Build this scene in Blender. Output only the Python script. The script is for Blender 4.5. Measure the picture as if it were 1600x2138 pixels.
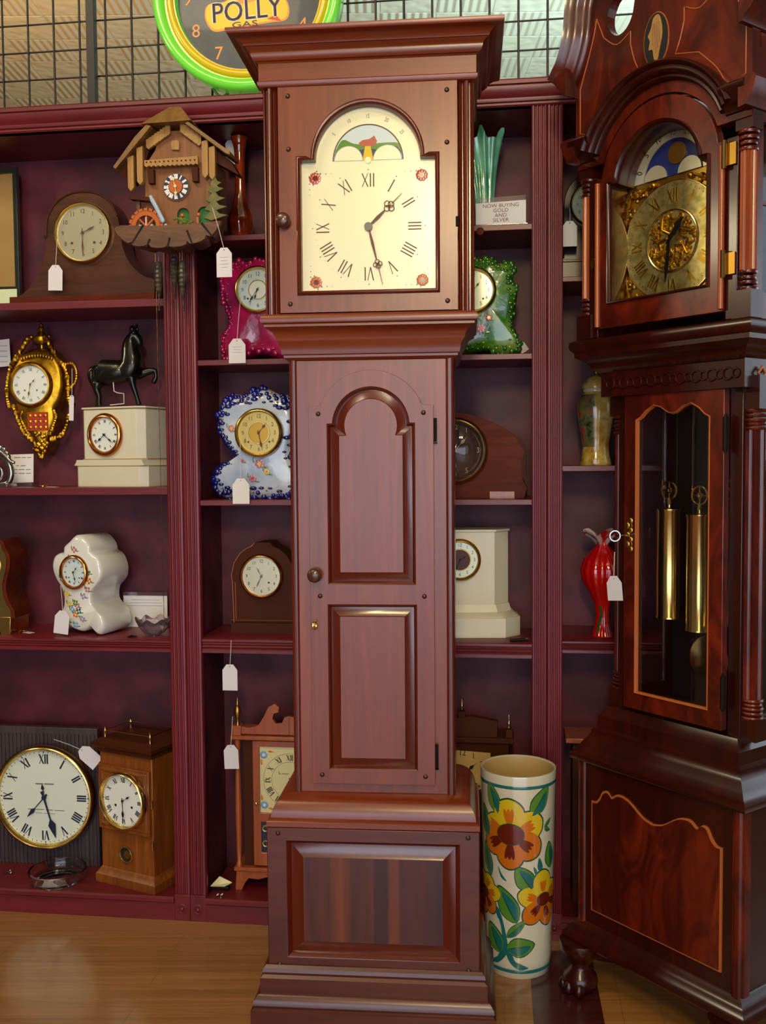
import bpy, math, random
from mathutils import Vector, Matrix
from mathutils.geometry import tessellate_polygon
random.seed(7)
R_ = math.radians
PI = math.pi
for o in list(bpy.data.objects): bpy.data.objects.remove(o)
SC = bpy.context.scene
COL = SC.collection

# ------------------------------------------------------------ camera
F_PX, CAM_H, PITCH, ROLL = 2060.0, 1.28, R_(3.03), .008
cd = bpy.data.cameras.new('camera'); cam = bpy.data.objects.new('camera', cd); COL.objects.link(cam)
cd.sensor_fit = 'VERTICAL'; cd.sensor_height = 36.0; cd.lens = F_PX / 2138 * 36.0; cd.clip_start = .05
fw = Vector((0, math.cos(PITCH), -math.sin(PITCH))); u0 = Vector((0, math.sin(PITCH), math.cos(PITCH))); r0 = Vector((1, 0, 0))
cr = r0 * math.cos(ROLL) - u0 * math.sin(ROLL); cu = u0 * math.cos(ROLL) + r0 * math.sin(ROLL)
cam.matrix_world = Matrix(((cr.x, cu.x, -fw.x, 0), (cr.y, cu.y, -fw.y, 0), (cr.z, cu.z, -fw.z, CAM_H), (0, 0, 0, 1)))
SC.camera = cam

# ------------------------------------------------------------ view, world, lights
SC.view_settings.view_transform = 'Standard'; SC.view_settings.look = 'None'
SC.view_settings.gamma = 1; SC.view_settings.exposure = 0.38; SC.view_settings.use_curve_mapping = False
W = bpy.data.worlds.new('daylight'); SC.world = W; W.use_nodes = True
W.node_tree.nodes['Background'].inputs[0].default_value = (.72, .85, 1, 1)
W.node_tree.nodes['Background'].inputs[1].default_value = 1.0

def area(name, loc, aim, sx, sy, power, col):
    l = bpy.data.lights.new(name, 'AREA'); l.shape = 'RECTANGLE'; l.size = sx; l.size_y = sy; l.energy = power; l.color = col
    o = bpy.data.objects.new(name, l); COL.objects.link(o); o.location = loc
    o.rotation_euler = (Vector(aim) - Vector(loc)).to_track_quat('-Z', 'Y').to_euler()
    return o
area('shopfront_daylight', (-.2, -3.6, 1.15), (0, 3, 1.0), 4.6, 2.2, 82, (.78, .84, 1.0))
area('side_window_daylight', (3.9, 3.0, 2.0), (1.2, 2.2, 1.7), 1.6, 1.0, 10, (.80, .92, 1.0))
area('warm_hanging_lamp', (-.17, -1.3, 2.62), (.05, 2.4, 1.6), .26, .55, 36, (1.0, .80, .42))
area('warm_ceiling_lamp_left', (-1.5, .9, 3.6), (-.5, 2.6, 1.4), 1.2, .4, 24, (1.0, .82, .55))
area('warm_ceiling_lamp_right', (.5, -.6, 3.6), (.2, 2.6, 1.3), 1.0, .5, 24, (1.0, .84, .62))
area('warm_lamp_left_wall', (-3.0, 2.0, 2.5), (.6, 2.3, 1.8), .35, .25, 10, (1.0, .86, .55))
area('warm_lamp_back_left', (-2.2, 4.6, 2.5), (-2.0, 5.6, 3.7), 1.0, .6, 46, (1.0, .62, .26))
area('cool_window_back_right', (1.6, 4.6, 2.4), (1.2, 5.6, 3.7), 1.8, .8, 190, (.55, .86, 1.0))

# ------------------------------------------------------------ frames
class Frame:
    def __init__(s, ox, oy, deg):
        s.a = R_(deg); s.o = Vector((ox, oy, 0)); s.x = Vector((math.cos(s.a), math.sin(s.a), 0)); s.y = Vector((-math.sin(s.a), math.cos(s.a), 0))
    def w(s, x, y, z): return s.o + s.x * x + s.y * y + Vector((0, 0, z))
    def spot(s, px, py, yp=0):
        d = fw + cr * ((px - 800) / F_PX) - cu * ((py - 1069) / F_PX)
        C = Vector((0, 0, CAM_H)); t = ((s.o - C).dot(s.y) + yp) / d.dot(s.y)
        P = C + d * t; return (P - s.o).dot(s.x), P.z, t / F_PX
B = Frame(0, 2.68, -7.4)         # bookcase front plane
K = Frame(0, 2.20, -5.0)         # central longcase clock, trunk front
RC = Frame(.4569, 2.40, -54.5)   # longcase clock on the right
FL = -.03                        # floor level

# ------------------------------------------------------------ materials
def lin(h):
    c = [int(h[i:i + 2], 16) / 255 for i in (0, 2, 4)]
    return tuple(x / 12.92 if x <= .04045 else ((x + .055) / 1.055) ** 2.4 for x in c) + (1,)
def base(name):
    m = bpy.data.materials.new(name); m.use_nodes = True
    return m, m.node_tree, m.node_tree.nodes['Principled BSDF']
def mat(name, h, rough=.5, metal=0, coat=0, trans=0, ior=1.5, emis=0, alpha=1, crough=.1, spec=.5):
    m, nt, b = base(name); i = b.inputs
    i['Base Color'].default_value = lin(h); i['Roughness'].default_value = rough; i['Metallic'].default_value = metal
    i['Coat Weight'].default_value = coat; i['Coat Roughness'].default_value = crough; i['Transmission Weight'].default_value = trans
    i['IOR'].default_value = ior; i['Alpha'].default_value = alpha; i['Specular IOR Level'].default_value = spec
    if emis: i['Emission Color'].default_value = lin(h); i['Emission Strength'].default_value = emis
    return m
def N(nt, t, **kw):
    n = nt.nodes.new(t)
    for k, v in kw.items():
        if k[0] == '_': setattr(n, k[1:], v)
        else: n.inputs[k.replace('__', ' ')].default_value = v
    return n
def ramp(nt, stops):
    r = nt.nodes.new('ShaderNodeValToRGB'); e = r.color_ramp.elements
    e[0].position, e[0].color = stops[0][0], lin(stops[0][1]); e[1].position, e[1].color = stops[-1][0], lin(stops[-1][1])
    for p, h in stops[1:-1]:
        x = e.new(p); x.color = lin(h)
    return r
def mapping(nt, sc, rot=(0, 0, 0), loc=(0, 0, 0)):
    t = nt.nodes.new('ShaderNodeTexCoord'); m = nt.nodes.new('ShaderNodeMapping')
    m.inputs['Scale'].default_value = sc; m.inputs['Rotation'].default_value = rot; m.inputs['Location'].default_value = loc
    nt.links.new(t.outputs['Object'], m.inputs['Vector']); return m
def wood(name, stops, sc=(30, 30, 2.5), rough=.35, coat=.4, crough=.2, bump=.05, blotch=0, dist=1.2, fine=True, spec=.5):
    m, nt, b = base(name); L = nt.links.new
    mp = mapping(nt, sc); n = N(nt, 'ShaderNodeTexNoise', Scale=1.0, Detail=6.0, Roughness=.62, Distortion=dist); L(mp.outputs[0], n.inputs['Vector'])
    mp2 = mapping(nt, tuple(v * .16 for v in sc)); n2 = N(nt, 'ShaderNodeTexNoise', Scale=1.0, Detail=3.0, Distortion=.8); L(mp2.outputs[0], n2.inputs['Vector'])
    mx = N(nt, 'ShaderNodeMath', _operation='MULTIPLY_ADD'); mx.inputs[1].default_value = .55; L(n.outputs[0], mx.inputs[0])
    m2 = N(nt, 'ShaderNodeMath', _operation='MULTIPLY'); m2.inputs[1].default_value = .45; L(n2.outputs[0], m2.inputs[0]); L(m2.outputs[0], mx.inputs[2])
    r = ramp(nt, stops); L(mx.outputs[0], r.inputs[0]); L(r.outputs[0], b.inputs['Base Color'])
    i = b.inputs; i['Roughness'].default_value = rough; i['Coat Weight'].default_value = coat; i['Coat Roughness'].default_value = crough; i['Specular IOR Level'].default_value = spec
    bp = N(nt, 'ShaderNodeBump', Strength=bump, Distance=.002); L(n.outputs[0], bp.inputs['Height']); L(bp.outputs[0], i['Normal'])
    return m
def mottle(name, stops, scale=20, rough=.3, metal=0, coat=0, bump=0, bdist=.002, detail=4, kind='noise'):
    m, nt, b = base(name); L = nt.links.new
    mp = mapping(nt, (1, 1, 1)); n = N(nt, 'ShaderNodeTexNoise', Scale=scale, Detail=detail) if kind == 'noise' else N(nt, 'ShaderNodeTexVoronoi', Scale=scale)
    L(mp.outputs[0], n.inputs['Vector']); r = ramp(nt, stops); L(n.outputs[0], r.inputs[0]); L(r.outputs[0], b.inputs['Base Color'])
    i = b.inputs; i['Roughness'].default_value = rough; i['Metallic'].default_value = metal; i['Coat Weight'].default_value = coat; i['Coat Roughness'].default_value = .04
    if bump:
        bp = N(nt, 'ShaderNodeBump', Strength=bump, Distance=bdist); L(n.outputs[0], bp.inputs['Height']); L(bp.outputs[0], i['Normal']); L(bp.outputs[0], i['Coat Normal'])
    return m
def boards(name, cols, edges, sc=(28, 28, 2), rough=.38, coat=.12):
    # glued up panel of boards with different tones side by side
    m, nt, b = base(name); L = nt.links.new
    tc = nt.nodes.new('ShaderNodeTexCoord'); sp = nt.nodes.new('ShaderNodeSeparateXYZ'); L(tc.outputs['Object'], sp.inputs[0])
    mr = N(nt, 'ShaderNodeMapRange'); mr.inputs['From Min'].default_value = -.24; mr.inputs['From Max'].default_value = .24; L(sp.outputs[0], mr.inputs['Value'])
    r = nt.nodes.new('ShaderNodeValToRGB'); r.color_ramp.interpolation = 'LINEAR'; e = r.color_ramp.elements
    pts = []
    for k, c in enumerate(cols):
        a, z = edges[k], edges[k + 1]; pts += [(a + .008, c), (z - .004, c)]
    e[0].position, e[0].color = pts[0][0], lin(pts[0][1]); e[1].position, e[1].color = pts[-1][0], lin(pts[-1][1])
    for p, h in pts[1:-1]:
        x = e.new(p); x.color = lin(h)
    L(mr.outputs[0], r.inputs[0])
    mp = mapping(nt, sc); n = N(nt, 'ShaderNodeTexNoise', Scale=1.0, Detail=5.0, Distortion=1.0); L(mp.outputs[0], n.inputs['Vector'])
    g = ramp(nt, [(.3, 'a8a8a8'), (.7, 'ffffff')]); L(n.outputs[0], g.inputs[0])
    mx = N(nt, 'ShaderNodeMix', _data_type='RGBA', _blend_type='MULTIPLY'); mx.inputs[0].default_value = 1
    L(r.outputs[0], mx.inputs[6]); L(g.outputs[0], mx.inputs[7]); L(mx.outputs[2], b.inputs['Base Color'])
    b.inputs['Roughness'].default_value = rough; b.inputs['Coat Weight'].default_value = coat; b.inputs['Coat Roughness'].default_value = .22
    return m

M = dict(
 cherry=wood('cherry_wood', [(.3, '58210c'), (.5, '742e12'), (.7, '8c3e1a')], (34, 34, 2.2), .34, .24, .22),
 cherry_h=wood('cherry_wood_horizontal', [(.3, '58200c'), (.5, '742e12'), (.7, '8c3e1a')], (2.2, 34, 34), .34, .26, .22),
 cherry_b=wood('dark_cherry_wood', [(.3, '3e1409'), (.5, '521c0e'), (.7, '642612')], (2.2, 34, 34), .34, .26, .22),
 cherry_d=wood('cherry_wood_bevel', [(.3, '481408'), (.7, '66200c')], (34, 34, 2.2), .28, .5, .16),
 peg=mat('dark_peg', '35150c', .4, coat=.3),
 knobwood=mat('knob_wood', '4a2416', .35, coat=.5),
 hardware=mat('black_iron', '17110f', .5, .6),
 maho=wood('mahogany_wood', [(.3, '1e0604'), (.5, '300a05'), (.7, '460f07')], (30, 30, 3), .3, .35, .15, spec=.35),
 flame=wood('flame_mahogany_veneer', [(.28, '260804'), (.45, '400f07'), (.56, '641c0a'), (.72, '84300e')], (9, 9, 3.5), .3, .35, .15, dist=2.5, spec=.35),
 inlay=mat('stringing_inlay', 'a85a28', .4, coat=.2),
 case=wood('bookcase_cherry_laminate', [(.3, '4e0f18'), (.5, '66161f'), (.7, '781f28')], (40, 40, 4), .42, .25, .35),
 case_h=wood('bookcase_cherry_horizontal', [(.3, '4e0f18'), (.5, '66161f'), (.7, '7c1f28')], (4, 40, 40), .42, .25, .35),
 back=mottle('bookcase_back_panel', [(.35, '420e20'), (.5, '551628'), (.65, '641f30')], 9, .55),
 oak=wood('golden_oak', [(.3, '5a2a0c'), (.5, '7e4314'), (.7, 'a05f22')], (45, 45, 4), .38, .4),
 walnut=wood('walnut_wood', [(.3, '2b150c'), (.5, '482613'), (.7, '60351e')], (5, 40, 40), .36, .25, spec=.4),
 walnut_r=wood('red_walnut_wood', [(.3, '3a1008'), (.5, '58200f'), (.7, '70311a')], (4, 40, 30), .5, .0, spec=.12),
 pine=wood('honey_pine', [(.3, '74401f'), (.5, '9a5c2e'), (.7, 'b0713a')], (40, 40, 5), .42, .3),
 pine_r=wood('cherry_pine', [(.3, '7a3416'), (.5, '99491f'), (.7, 'ac5a2c')], (40, 40, 5), .35, .4),
 carved=wood('carved_brown_wood', [(.3, '3c2210'), (.5, '5c3a1e'), (.7, '7a5230')], (12, 60, 40), .45, .2, bump=.5),
 roofw=wood('weathered_tan_roof', [(.3, '5a3c1a'), (.5, '7e5a2a'), (.7, '94703c')], (60, 60, 6), .5, .2, bump=.4),
 chalet=wood('chalet_wood', [(.3, '5c3416'), (.5, '7d4c22'), (.7, '946032')], (60, 60, 5), .42, .25),
 chalet_l=wood('light_chalet_trim', [(.3, '84602c'), (.5, 'a0783c'), (.7, 'b48c4c')], (60, 60, 5), .42, .25),
 mus=mat('dark_mahogany_box', '45200f', .5, coat=.0, spec=.12),
 gold=mottle('gilt_bronze', [(.3, '7a5008'), (.6, 'bf9226')], 40, .36, 1, bump=.3),
 brass=mat('polished_brass', 'dcc078', .22, 1),
 oldbrass=mat('aged_brass', 'b48a3c', .35, 1),
 copper=mat('copper_bezel', 'c98a4c', .2, 1),
 silverm=mat('silver_metal', 'a9a7a2', .2, 1),
 bronze=mottle('dark_bronze', [(.3, '14120f'), (.7, '2c2a22')], 30, .32, .7, coat=.3),
 enamel=mat('white_enamel', 'dfe6e2', .18, coat=.6),
 enamel_b=mat('pale_blue_enamel', 'c8d8dc', .18, coat=.6),
 enamel_g=mat('pale_green_enamel', 'cfdcb4', .18, coat=.6),
 creamdial=mat('cream_painted_dial', 'e8e2bc', .3, coat=.5, crough=.18), coolcream=mat('cool_white_painted_dial', 'd8e0d4', .3, coat=.5),
 creamdial2=mat('aged_cream_dial', 'd8cf9c', .35, coat=.3),
 tandial=mat('tan_paper_dial', 'c9a566', .4, coat=.2),
 silverdial=mat('silvered_dial', 'c9c4a6', .3, .55, coat=.4),
 golddial=mat('gilt_dial', 'c0a95c', .35, .5, coat=.3),
 greydial=mottle('etched_brass_dial', [(.35, '8a7c46'), (.65, 'b4a568')], 60, .3, .75),
 browndial=mat('brown_dial', '4a1a10', .5),
 ink=mat('black_ink', '14141a', .45), ink_b=mat('blue_black_ink', '1c2440', .45), ink_br=mat('brown_ink', '5a3426', .5),
 ink_grey=mat('grey_ink', '77776e', .6), lume=mat('cream_numerals', 'd9cba0', .5),
 white=mat('white_paint', 'eceae4', .5), marble=mottle('cream_marble', [(.3, 'c8c2ac'), (.7, 'd6d0bc')], 5, .35, coat=.25),
 marble_t=mat('tan_marble_edge', 'a08c5a', .4),
 alab=mottle('ivory_alabaster', [(.3, 'cfc6aa'), (.7, 'ddd5bd')], 4, .4, coat=.2),
 card=mat('white_card', 'dcdad8', .6), tag=mat('white_tag_paper', 'd6d2da', .6), string=mat('white_string', 'c9c4bc', .8),
 plasticlear=mat('clear_acrylic', 'ffffff', .05, trans=1, ior=1.45),
 glass=mat('clear_glass', 'ffffff', .02, trans=1, ior=1.45),
 smoke=mat('pale_cut_glass', 'e4dae6', .06, trans=.95, ior=1.4),
 magenta=mottle('magenta_glaze', [(.3, '7a0636'), (.6, 'b01658')], 14, .16, coat=1, bump=.25, bdist=.006),
 cobalt=mottle('cobalt_glaze', [(.3, '070a3c'), (.6, '141c78')], 12, .12, coat=1, bump=.25, bdist=.006),
 skyglaze=mottle('pale_blue_glaze', [(.3, '8fa2c8'), (.6, 'c4cedc')], 10, .2, coat=.7, bump=.25, bdist=.01),
 greenglaze=mottle('leaf_green_glaze', [(.3, '1c4a0c'), (.5, '357016'), (.72, '86a04a')], 12, .2, coat=.7, bump=.3, bdist=.01),
 greendark=mottle('dark_green_glaze', [(.3, '12380a'), (.6, '2a6412')], 14, .14, coat=1, bump=.25, bdist=.005),
 porc=mat('white_porcelain', 'dcdcd6', .14, coat=1), porc_i=mat('cream_porcelain', 'd8cdb0', .2, coat=.8),
 vasecream=mat('cream_glazed_ceramic', 'd8cfb4', .16, coat=1), vasein=mat('tan_glaze_inside', 'c4a468', .3, coat=.5),
 teal=mat('teal_paint', '1f6a68', .2, coat=.8), leafd=mat('dark_leaf_paint', '1a5038', .2, coat=.8), leafl=mat('light_leaf_paint', '58882c', .2, coat=.8),
 yel=mat('yellow_paint', 'd8b81e', .2, coat=.8), ora=mat('orange_paint', 'cc6c12', .2, coat=.8), brn=mat('flower_centre_brown', '6a200e', .2, coat=.8),
 pinkp=mat('pink_paint', 'b86a80', .3, coat=.6), bluep=mat('blue_paint', '6a9ac8', .3, coat=.6), purp=mat('lilac_paint', '9a86b8', .3, coat=.6), redp=mat('red_paint', 'a83a28', .3, coat=.6),
 amber=mottle('amber_art_glass', [(.35, '4a1206'), (.6, '8a300c')], 16, .08, coat=1),
 greenvase=mottle('sea_green_art_glass', [(.35, '3a8464'), (.6, '74bc98')], 10, .12, coat=1),
 redglass=mat('red_art_glass', 'c00c0c', .08, coat=1), redwhite=mat('white_glass_lining', 'd8d0c8', .12, coat=1), darkgreen=mat('dark_green_glass', '1c5a14', .08, coat=1),
 satsuma=mottle('satsuma_gold_glaze', [(.3, '8a5a1c'), (.45, 'c49a3c'), (.6, 'd4b868'), (.75, '96503a')], 26, .2, coat=.8),
 satdark=mottle('satsuma_garden_scene', [(.3, '1c2c22'), (.5, '6a6a40'), (.7, 'a03a2a')], 40, .2, coat=.8, kind='noise'),
 neon_g=mat('green_neon_tube', '6fd83c', .25, coat=.6, emis=.16), neon_y=mat('yellow_neon_tube', 'd8b410', .25, coat=.6, emis=.10),
 polyface=mottle('dark_slate_face', [(.3, '222c36'), (.7, '343e46')], 20, .4, coat=.1), polyyel=mat('sign_yellow', 'e8c410', .4), polypur=mat('sign_purple', '3a2440', .4), polyora=mat('sign_orange', 'e08a3c', .4, emis=.1), polyred=mat('sign_red', 'd03018', .4),
 blackm=mat('black_powder_coat', '120d10', .45), felt=mat('dark_interior', '120c0c', .8), mirror=mat('dark_mirror', '3a3a3e', .06, 1),
 frameg=mat('black_green_frame', '1e241c', .3, coat=.4), photo=mottle('sepia_picture', [(.3, '8a6a3c'), (.7, 'b08e58')], 3, .3, coat=.4),
 orangep=mat('orange_wheel_paint', 'b45a1c', .4, coat=.3), waterp=mat('blue_white_water', '9ab0c8', .3, coat=.3), treeg=mottle('green_brown_tree', [(.35, '4a5a22'), (.65, '7a6a3a')], 40, .5), greenp=mat('green_paint', '1c6a2c', .4),
 fir=mottle('pinecone_iron', [(.3, '2a2620'), (.7, '5e564a')], 60, .4, .5),
 ridge=wood('ribbed_dark_backboard', [(.3, '2a2024'), (.5, '3c3034'), (.7, '4c4044')], (90, 20, 3), .5, .1, bump=.8),
)
M['bpanel'] = boards('base_panel_boards', ['4a1a16', '5c2214', '7a3a18', '5c2616', '682c1a', '3c1216', '6e3216', '4c1c18', '44161a'],
                     [0, .17, .3, .36, .47, .5, .57, .62, .8, 1.0])

# ------------------------------------------------------------ mesh building
class G:
    def __init__(s): s.v = []; s.f = []; s.m = []; s.mats = []
    def mi(s, m):
        if m not in s.mats: s.mats.append(m)
        return s.mats.index(m)
    def add(s, vs, fs, m, T=None):
        k = len(s.v); i = s.mi(m)
        s.v += [tuple(T @ Vector(v)) for v in vs] if T else [tuple(v) for v in vs]
        s.f += [tuple(k + a for a in f) for f in fs]; s.m += [i] * len(fs); return s
    def box(s, x0, x1, y0, y1, z0, z1, m, T=None):
        v = [(x, y, z) for x in (x0, x1) for y in (y0, y1) for z in (z0, z1)]
        return s.add(v, [(0, 1, 3, 2), (4, 6, 7, 5), (0, 4, 5, 1), (2, 3, 7, 6), (0, 2, 6, 4), (1, 5, 7, 3)], m, T)
    def prism(s, pts, y0, y1, m, holes=(), T=None, axis='y', m2=None):
        loops = [list(pts)] + [list(h) for h in holes]; flat = [p for l in loops for p in l]
        tri = tessellate_polygon([[Vector((p[0], p[1], 0)) for p in l] for l in loops]); n = len(flat)
        mk = (lambda p, y: (p[0], y, p[1])) if axis == 'y' else ((lambda p, y: (p[0], p[1], y)) if axis == 'z' else (lambda p, y: (y, p[0], p[1])))
        vs = [mk(p, y0) for p in flat] + [mk(p, y1) for p in flat]
        s.add(vs, [tuple(t) for t in tri], m2 or m, T); fs = [tuple(n + a for a in reversed(t)) for t in tri]; k = 0
        for l in loops:
            c = len(l); fs += [(k + i, k + (i + 1) % c, n + k + (i + 1) % c, n + k + i) for i in range(c)]; k += c
        # share the first face set's vertices
        off = len(s.v) - 2 * n; i = s.mi(m); s.f += [tuple(off + a for a in f) for f in fs]; s.m += [i] * len(fs); return s
    def loft(s, secs, m, cap0=True, cap1=True, close=True, T=None):
        n = len(secs[0]); vs = [p for q in secs for p in q]; fs = []
        for k in range(len(secs) - 1):
            for i in range(n if close else n - 1):
                j = (i + 1) % n; fs.append((k * n + i, k * n + j, (k + 1) * n + j, (k + 1) * n + i))
        if cap0: fs.append(tuple(range(n)))
        if cap1: fs.append(tuple(range((len(secs) - 1) * n, len(secs) * n)))
        return s.add(vs, fs, m, T)
    def lathe(s, prof, m, c=(0, 0, 0), axis='z', n=28, sx=1, sy=1, T=None, a0=0, a1=2 * PI):
        full = abs(a1 - a0 - 2 * PI) < 1e-6; k = n if full else n + 1; secs = []
        for r, h in prof:
            q = []
            for i in range(k):
                a = a0 + (a1 - a0) * i / n; x, y = r * math.cos(a) * sx, r * math.sin(a) * sy
                q.append((c[0] + x, c[1] + y, c[2] + h) if axis == 'z' else ((c[0] + x, c[1] + h, c[2] + y) if axis == 'y' else (c[0] + h, c[1] + x, c[2] + y)))
            secs.append(q)
        return s.loft(secs, m, prof[0][0] < 1e-9 or False, False, full, T)
    def disc(s, c, r, m, t=.002, n=40, sx=1, T=None):
        return s.prism([(c[0] + r * sx * math.cos(2 * PI * i / n), c[2] + r * math.sin(2 * PI * i / n)) for i in range(n)], c[1], c[1] + t, m, T=T)
    def ring(s, c, Rr, r, m, n=48, k=10, sx=1, sy=None, T=None):
        pr = [(Rr + r * math.cos(2 * PI * i / k), (sy or r) * math.sin(2 * PI * i / k)) for i in range(k + 1)]
        return s.lathe(pr, m, c, 'y', n, sx, T=T)
    def ball(s, c, r, m, n=10, T=None):
        r = (r, r, r) if not isinstance(r, (tuple, list)) else r; vs = []; h = max(4, n // 2 + 1); fs = []
        vs.append((c[0], c[1], c[2] + r[2]))
        for j in range(1, h):
            b = PI * j / h
            for i in range(n): a = 2 * PI * i / n; vs.append((c[0] + r[0] * math.sin(b) * math.cos(a), c[1] + r[1] * math.sin(b) * math.sin(a), c[2] + r[2] * math.cos(b)))
        vs.append((c[0], c[1], c[2] - r[2])); e = len(vs) - 1
        for i in range(n): fs.append((0, 1 + i, 1 + (i + 1) % n)); fs.append((e, e - n + (i + 1) % n, e - n + i))
        for j in range(h - 2):
            for i in range(n): a = 1 + j * n; fs.append((a + i, a + n + i, a + n + (i + 1) % n, a + (i + 1) % n))
        return s.add(vs, fs, m, T)
    def tube(s, path, r, m, n=8, T=None, closed=False):
        P = [Vector(p) for p in path]; secs = []; up = Vector((0, 0, 1))
        for i, p in enumerate(P):
            if closed: t = P[(i + 1) % len(P)] - P[i - 1]
            else: t = (P[min(i + 1, len(P) - 1)] - P[max(i - 1, 0)])
            t = t.normalized() if t.length > 1e-9 else Vector((0, 0, 1))
            a = t.cross(Vector((0, 1, 0)));
            if a.length < .15: a = t.cross(Vector((1, 0, 0)))
            a.normalize(); b = t.cross(a).normalized(); rr = r[i] if isinstance(r, (list, tuple)) else r
            secs.append([tuple(p + a * rr * math.cos(2 * PI * k / n) + b * rr * math.sin(2 * PI * k / n)) for k in range(n)])
        if closed: secs.append(secs[0])
        return s.loft(secs, m, not closed, not closed, True, T)
    def sweep(s, prof, hw, y0, yb, m, hw2=None, T=None):
        # moulding round the left, front and right of a case; prof = (distance out, z)
        secs = [];
        for d, z in prof: secs.append([(-hw - d, yb, z), (-hw - d, y0 - d, z), ((hw2 or hw) + d, y0 - d, z), ((hw2 or hw) + d, yb, z)])
        return s.loft(secs, m, True, True, True, T)
    def text(s, body, size, m, c, align='CENTER', T=None, t=.0004, sx=1, rot=0):
        me = TEXTS.get(body)
        if me is None:
            cv = bpy.data.curves.new('t', 'FONT'); cv.body = body; cv.size = 1; cv.align_x = align; cv.align_y = 'CENTER'; cv.resolution_u = 3
            ob = bpy.data.objects.new('t', cv); COL.objects.link(ob); bpy.context.view_layer.update()
            e = ob.evaluated_get(bpy.context.evaluated_depsgraph_get()); k = e.to_mesh()
            me = ([tuple(v.co) for v in k.vertices], [tuple(p.vertices) for p in k.polygons]); e.to_mesh_clear()
            bpy.data.objects.remove(ob); bpy.data.curves.remove(cv); TEXTS[body] = me
        ca, sa = math.cos(rot), math.sin(rot); vs = []
        for x, y, z in me[0]:
            x *= size * sx; y *= size; vs.append((c[0] + x * ca - y * sa, c[1], c[2] + x * sa + y * ca))
        return s.add(vs, me[1], m, T)
TEXTS = {}

def link(name, g, parent=None, bevel=0, smooth=40, label=None, kind=None, seg=2):
    me = bpy.data.meshes.new(name); me.from_pydata(g.v, [], g.f)
    for m in g.mats: me.materials.append(m)
    me.polygons.foreach_set('material_index', g.m); me.validate(); me.update()
    import bmesh
    bm = bmesh.new(); bm.from_mesh(me); bmesh.ops.recalc_face_normals(bm, faces=bm.faces[:]); bm.to_mesh(me); bm.free()
    if smooth:
        me.polygons.foreach_set('use_smooth', [True] * len(me.polygons)); me.set_sharp_from_angle(angle=R_(smooth))
    o = bpy.data.objects.new(name, me); COL.objects.link(o)
    if parent: o.parent = parent
    if bevel:
        b = o.modifiers.new('bevel', 'BEVEL'); b.width = bevel; b.segments = seg; b.limit_method = 'ANGLE'; b.angle_limit = R_(35); b.harden_normals = False
    if label: o['label'] = label
    if kind: o['kind'] = kind
    return o
def thing(name, label, cat, fr=None, x=0, y=0, z=0, rot=0, group=None):
    o = bpy.data.objects.new(name, None); COL.objects.link(o); o.empty_display_size = .05
    o.location = fr.w(x, y, z) if fr else (x, y, z); o.rotation_euler = (0, 0, (fr.a if fr else 0) + R_(rot))
    o['label'] = label; o['category'] = cat
    if group: o['group'] = group
    return o
def solo(o, label, cat, group=None):
    o['label'] = label; o['category'] = cat
    if group: o['group'] = group
    return o
def at(o, fr, x, y, z, rot=0): o.location = fr.w(x, y, z); o.rotation_euler = (0, 0, fr.a + R_(rot)); return o
def arc(cx, cz, r, a0, a1, n=24, rx=None):
    return [(cx + (rx or r) * math.cos(R_(a0 + (a1 - a0) * i / n)), cz + r * math.sin(R_(a0 + (a1 - a0) * i / n))) for i in range(n + 1)]
def rot2(pts, cx, cz, ang, ox=0, oz=0):   # clockwise rotation (clock sense)
    c, s = math.cos(ang), math.sin(ang)
    return [(cx + ox + x * c + z * s, cz + oz - x * s + z * c) for x, z in pts]
def curve(pts, n=5, closed=False):       # Catmull-Rom through 2D points
    out = []; L = len(pts)
    for i in range(L if closed else L - 1):
        p = [pts[(i + k) % L] if closed else pts[min(max(i + k, 0), L - 1)] for k in (-1, 0, 1, 2)]
        for j in range(n):
            t = j / n; out.append(tuple(.5 * (2 * p[1][a] + (p[2][a] - p[0][a]) * t + (2 * p[0][a] - 5 * p[1][a] + 4 * p[2][a] - p[3][a]) * t * t + (3 * p[1][a] - p[0][a] - 3 * p[2][a] + p[3][a]) * t ** 3) for a in range(len(pts[0]))))
    if not closed: out.append(tuple(pts[-1]))
    return out
def mir(pts): return pts + [(-x, z) for x, z in reversed(pts)]

# ------------------------------------------------------------ clock dials
ROM = ['XII', 'I', 'II', 'III', 'IIII', 'V', 'VI', 'VII', 'VIII', 'IX', 'X', 'XI']
def roman(g, cx, cz, y, rm, h, m, thin=.07, thick=.16, wid=.8, only=None):
    for k, t in enumerate(ROM):
        if only and k not in only: continue
        ws = {'I': .30, 'V': .72, 'X': .72}; tot = sum(ws[c] for c in t) * h * wid; x = -tot / 2; a = 2 * PI * k / 12
        def stroke(xa, za, xb, zb, w):
            g.prism(rot2([(xa - w / 2, za), (xa + w / 2, za), (xb + w / 2, zb), (xb - w / 2, zb)], cx, cz, a, rm * math.sin(a), rm * math.cos(a)), y, y + .0005, m)
        for c in t:
            w = ws[c] * h * wid; lo, hi = -h / 2, h / 2
            if c == 'I': stroke(x + w / 2, lo, x + w / 2, hi, h * thick)
            elif c == 'V': stroke(x + w / 2, lo, x + w * .12, hi, h * thick); stroke(x + w / 2, lo, x + w * .88, hi, h * thin)
            else: stroke(x + w * .88, lo, x + w * .12, hi, h * thick); stroke(x + w * .12, lo, x + w * .88, hi, h * thin)
            x += w
def arabic(g, cx, cz, y, rm, h, m, only=None, upright=True, sx=.85):
    for k in range(12):
        if only and (k or 12) not in only: continue
        a = 2 * PI * k / 12
        g.text(str(k or 12), h * 1.35, m, (cx + rm * math.sin(a), y, cz + rm * math.cos(a)), sx=sx, rot=0 if upright else -a)
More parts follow.
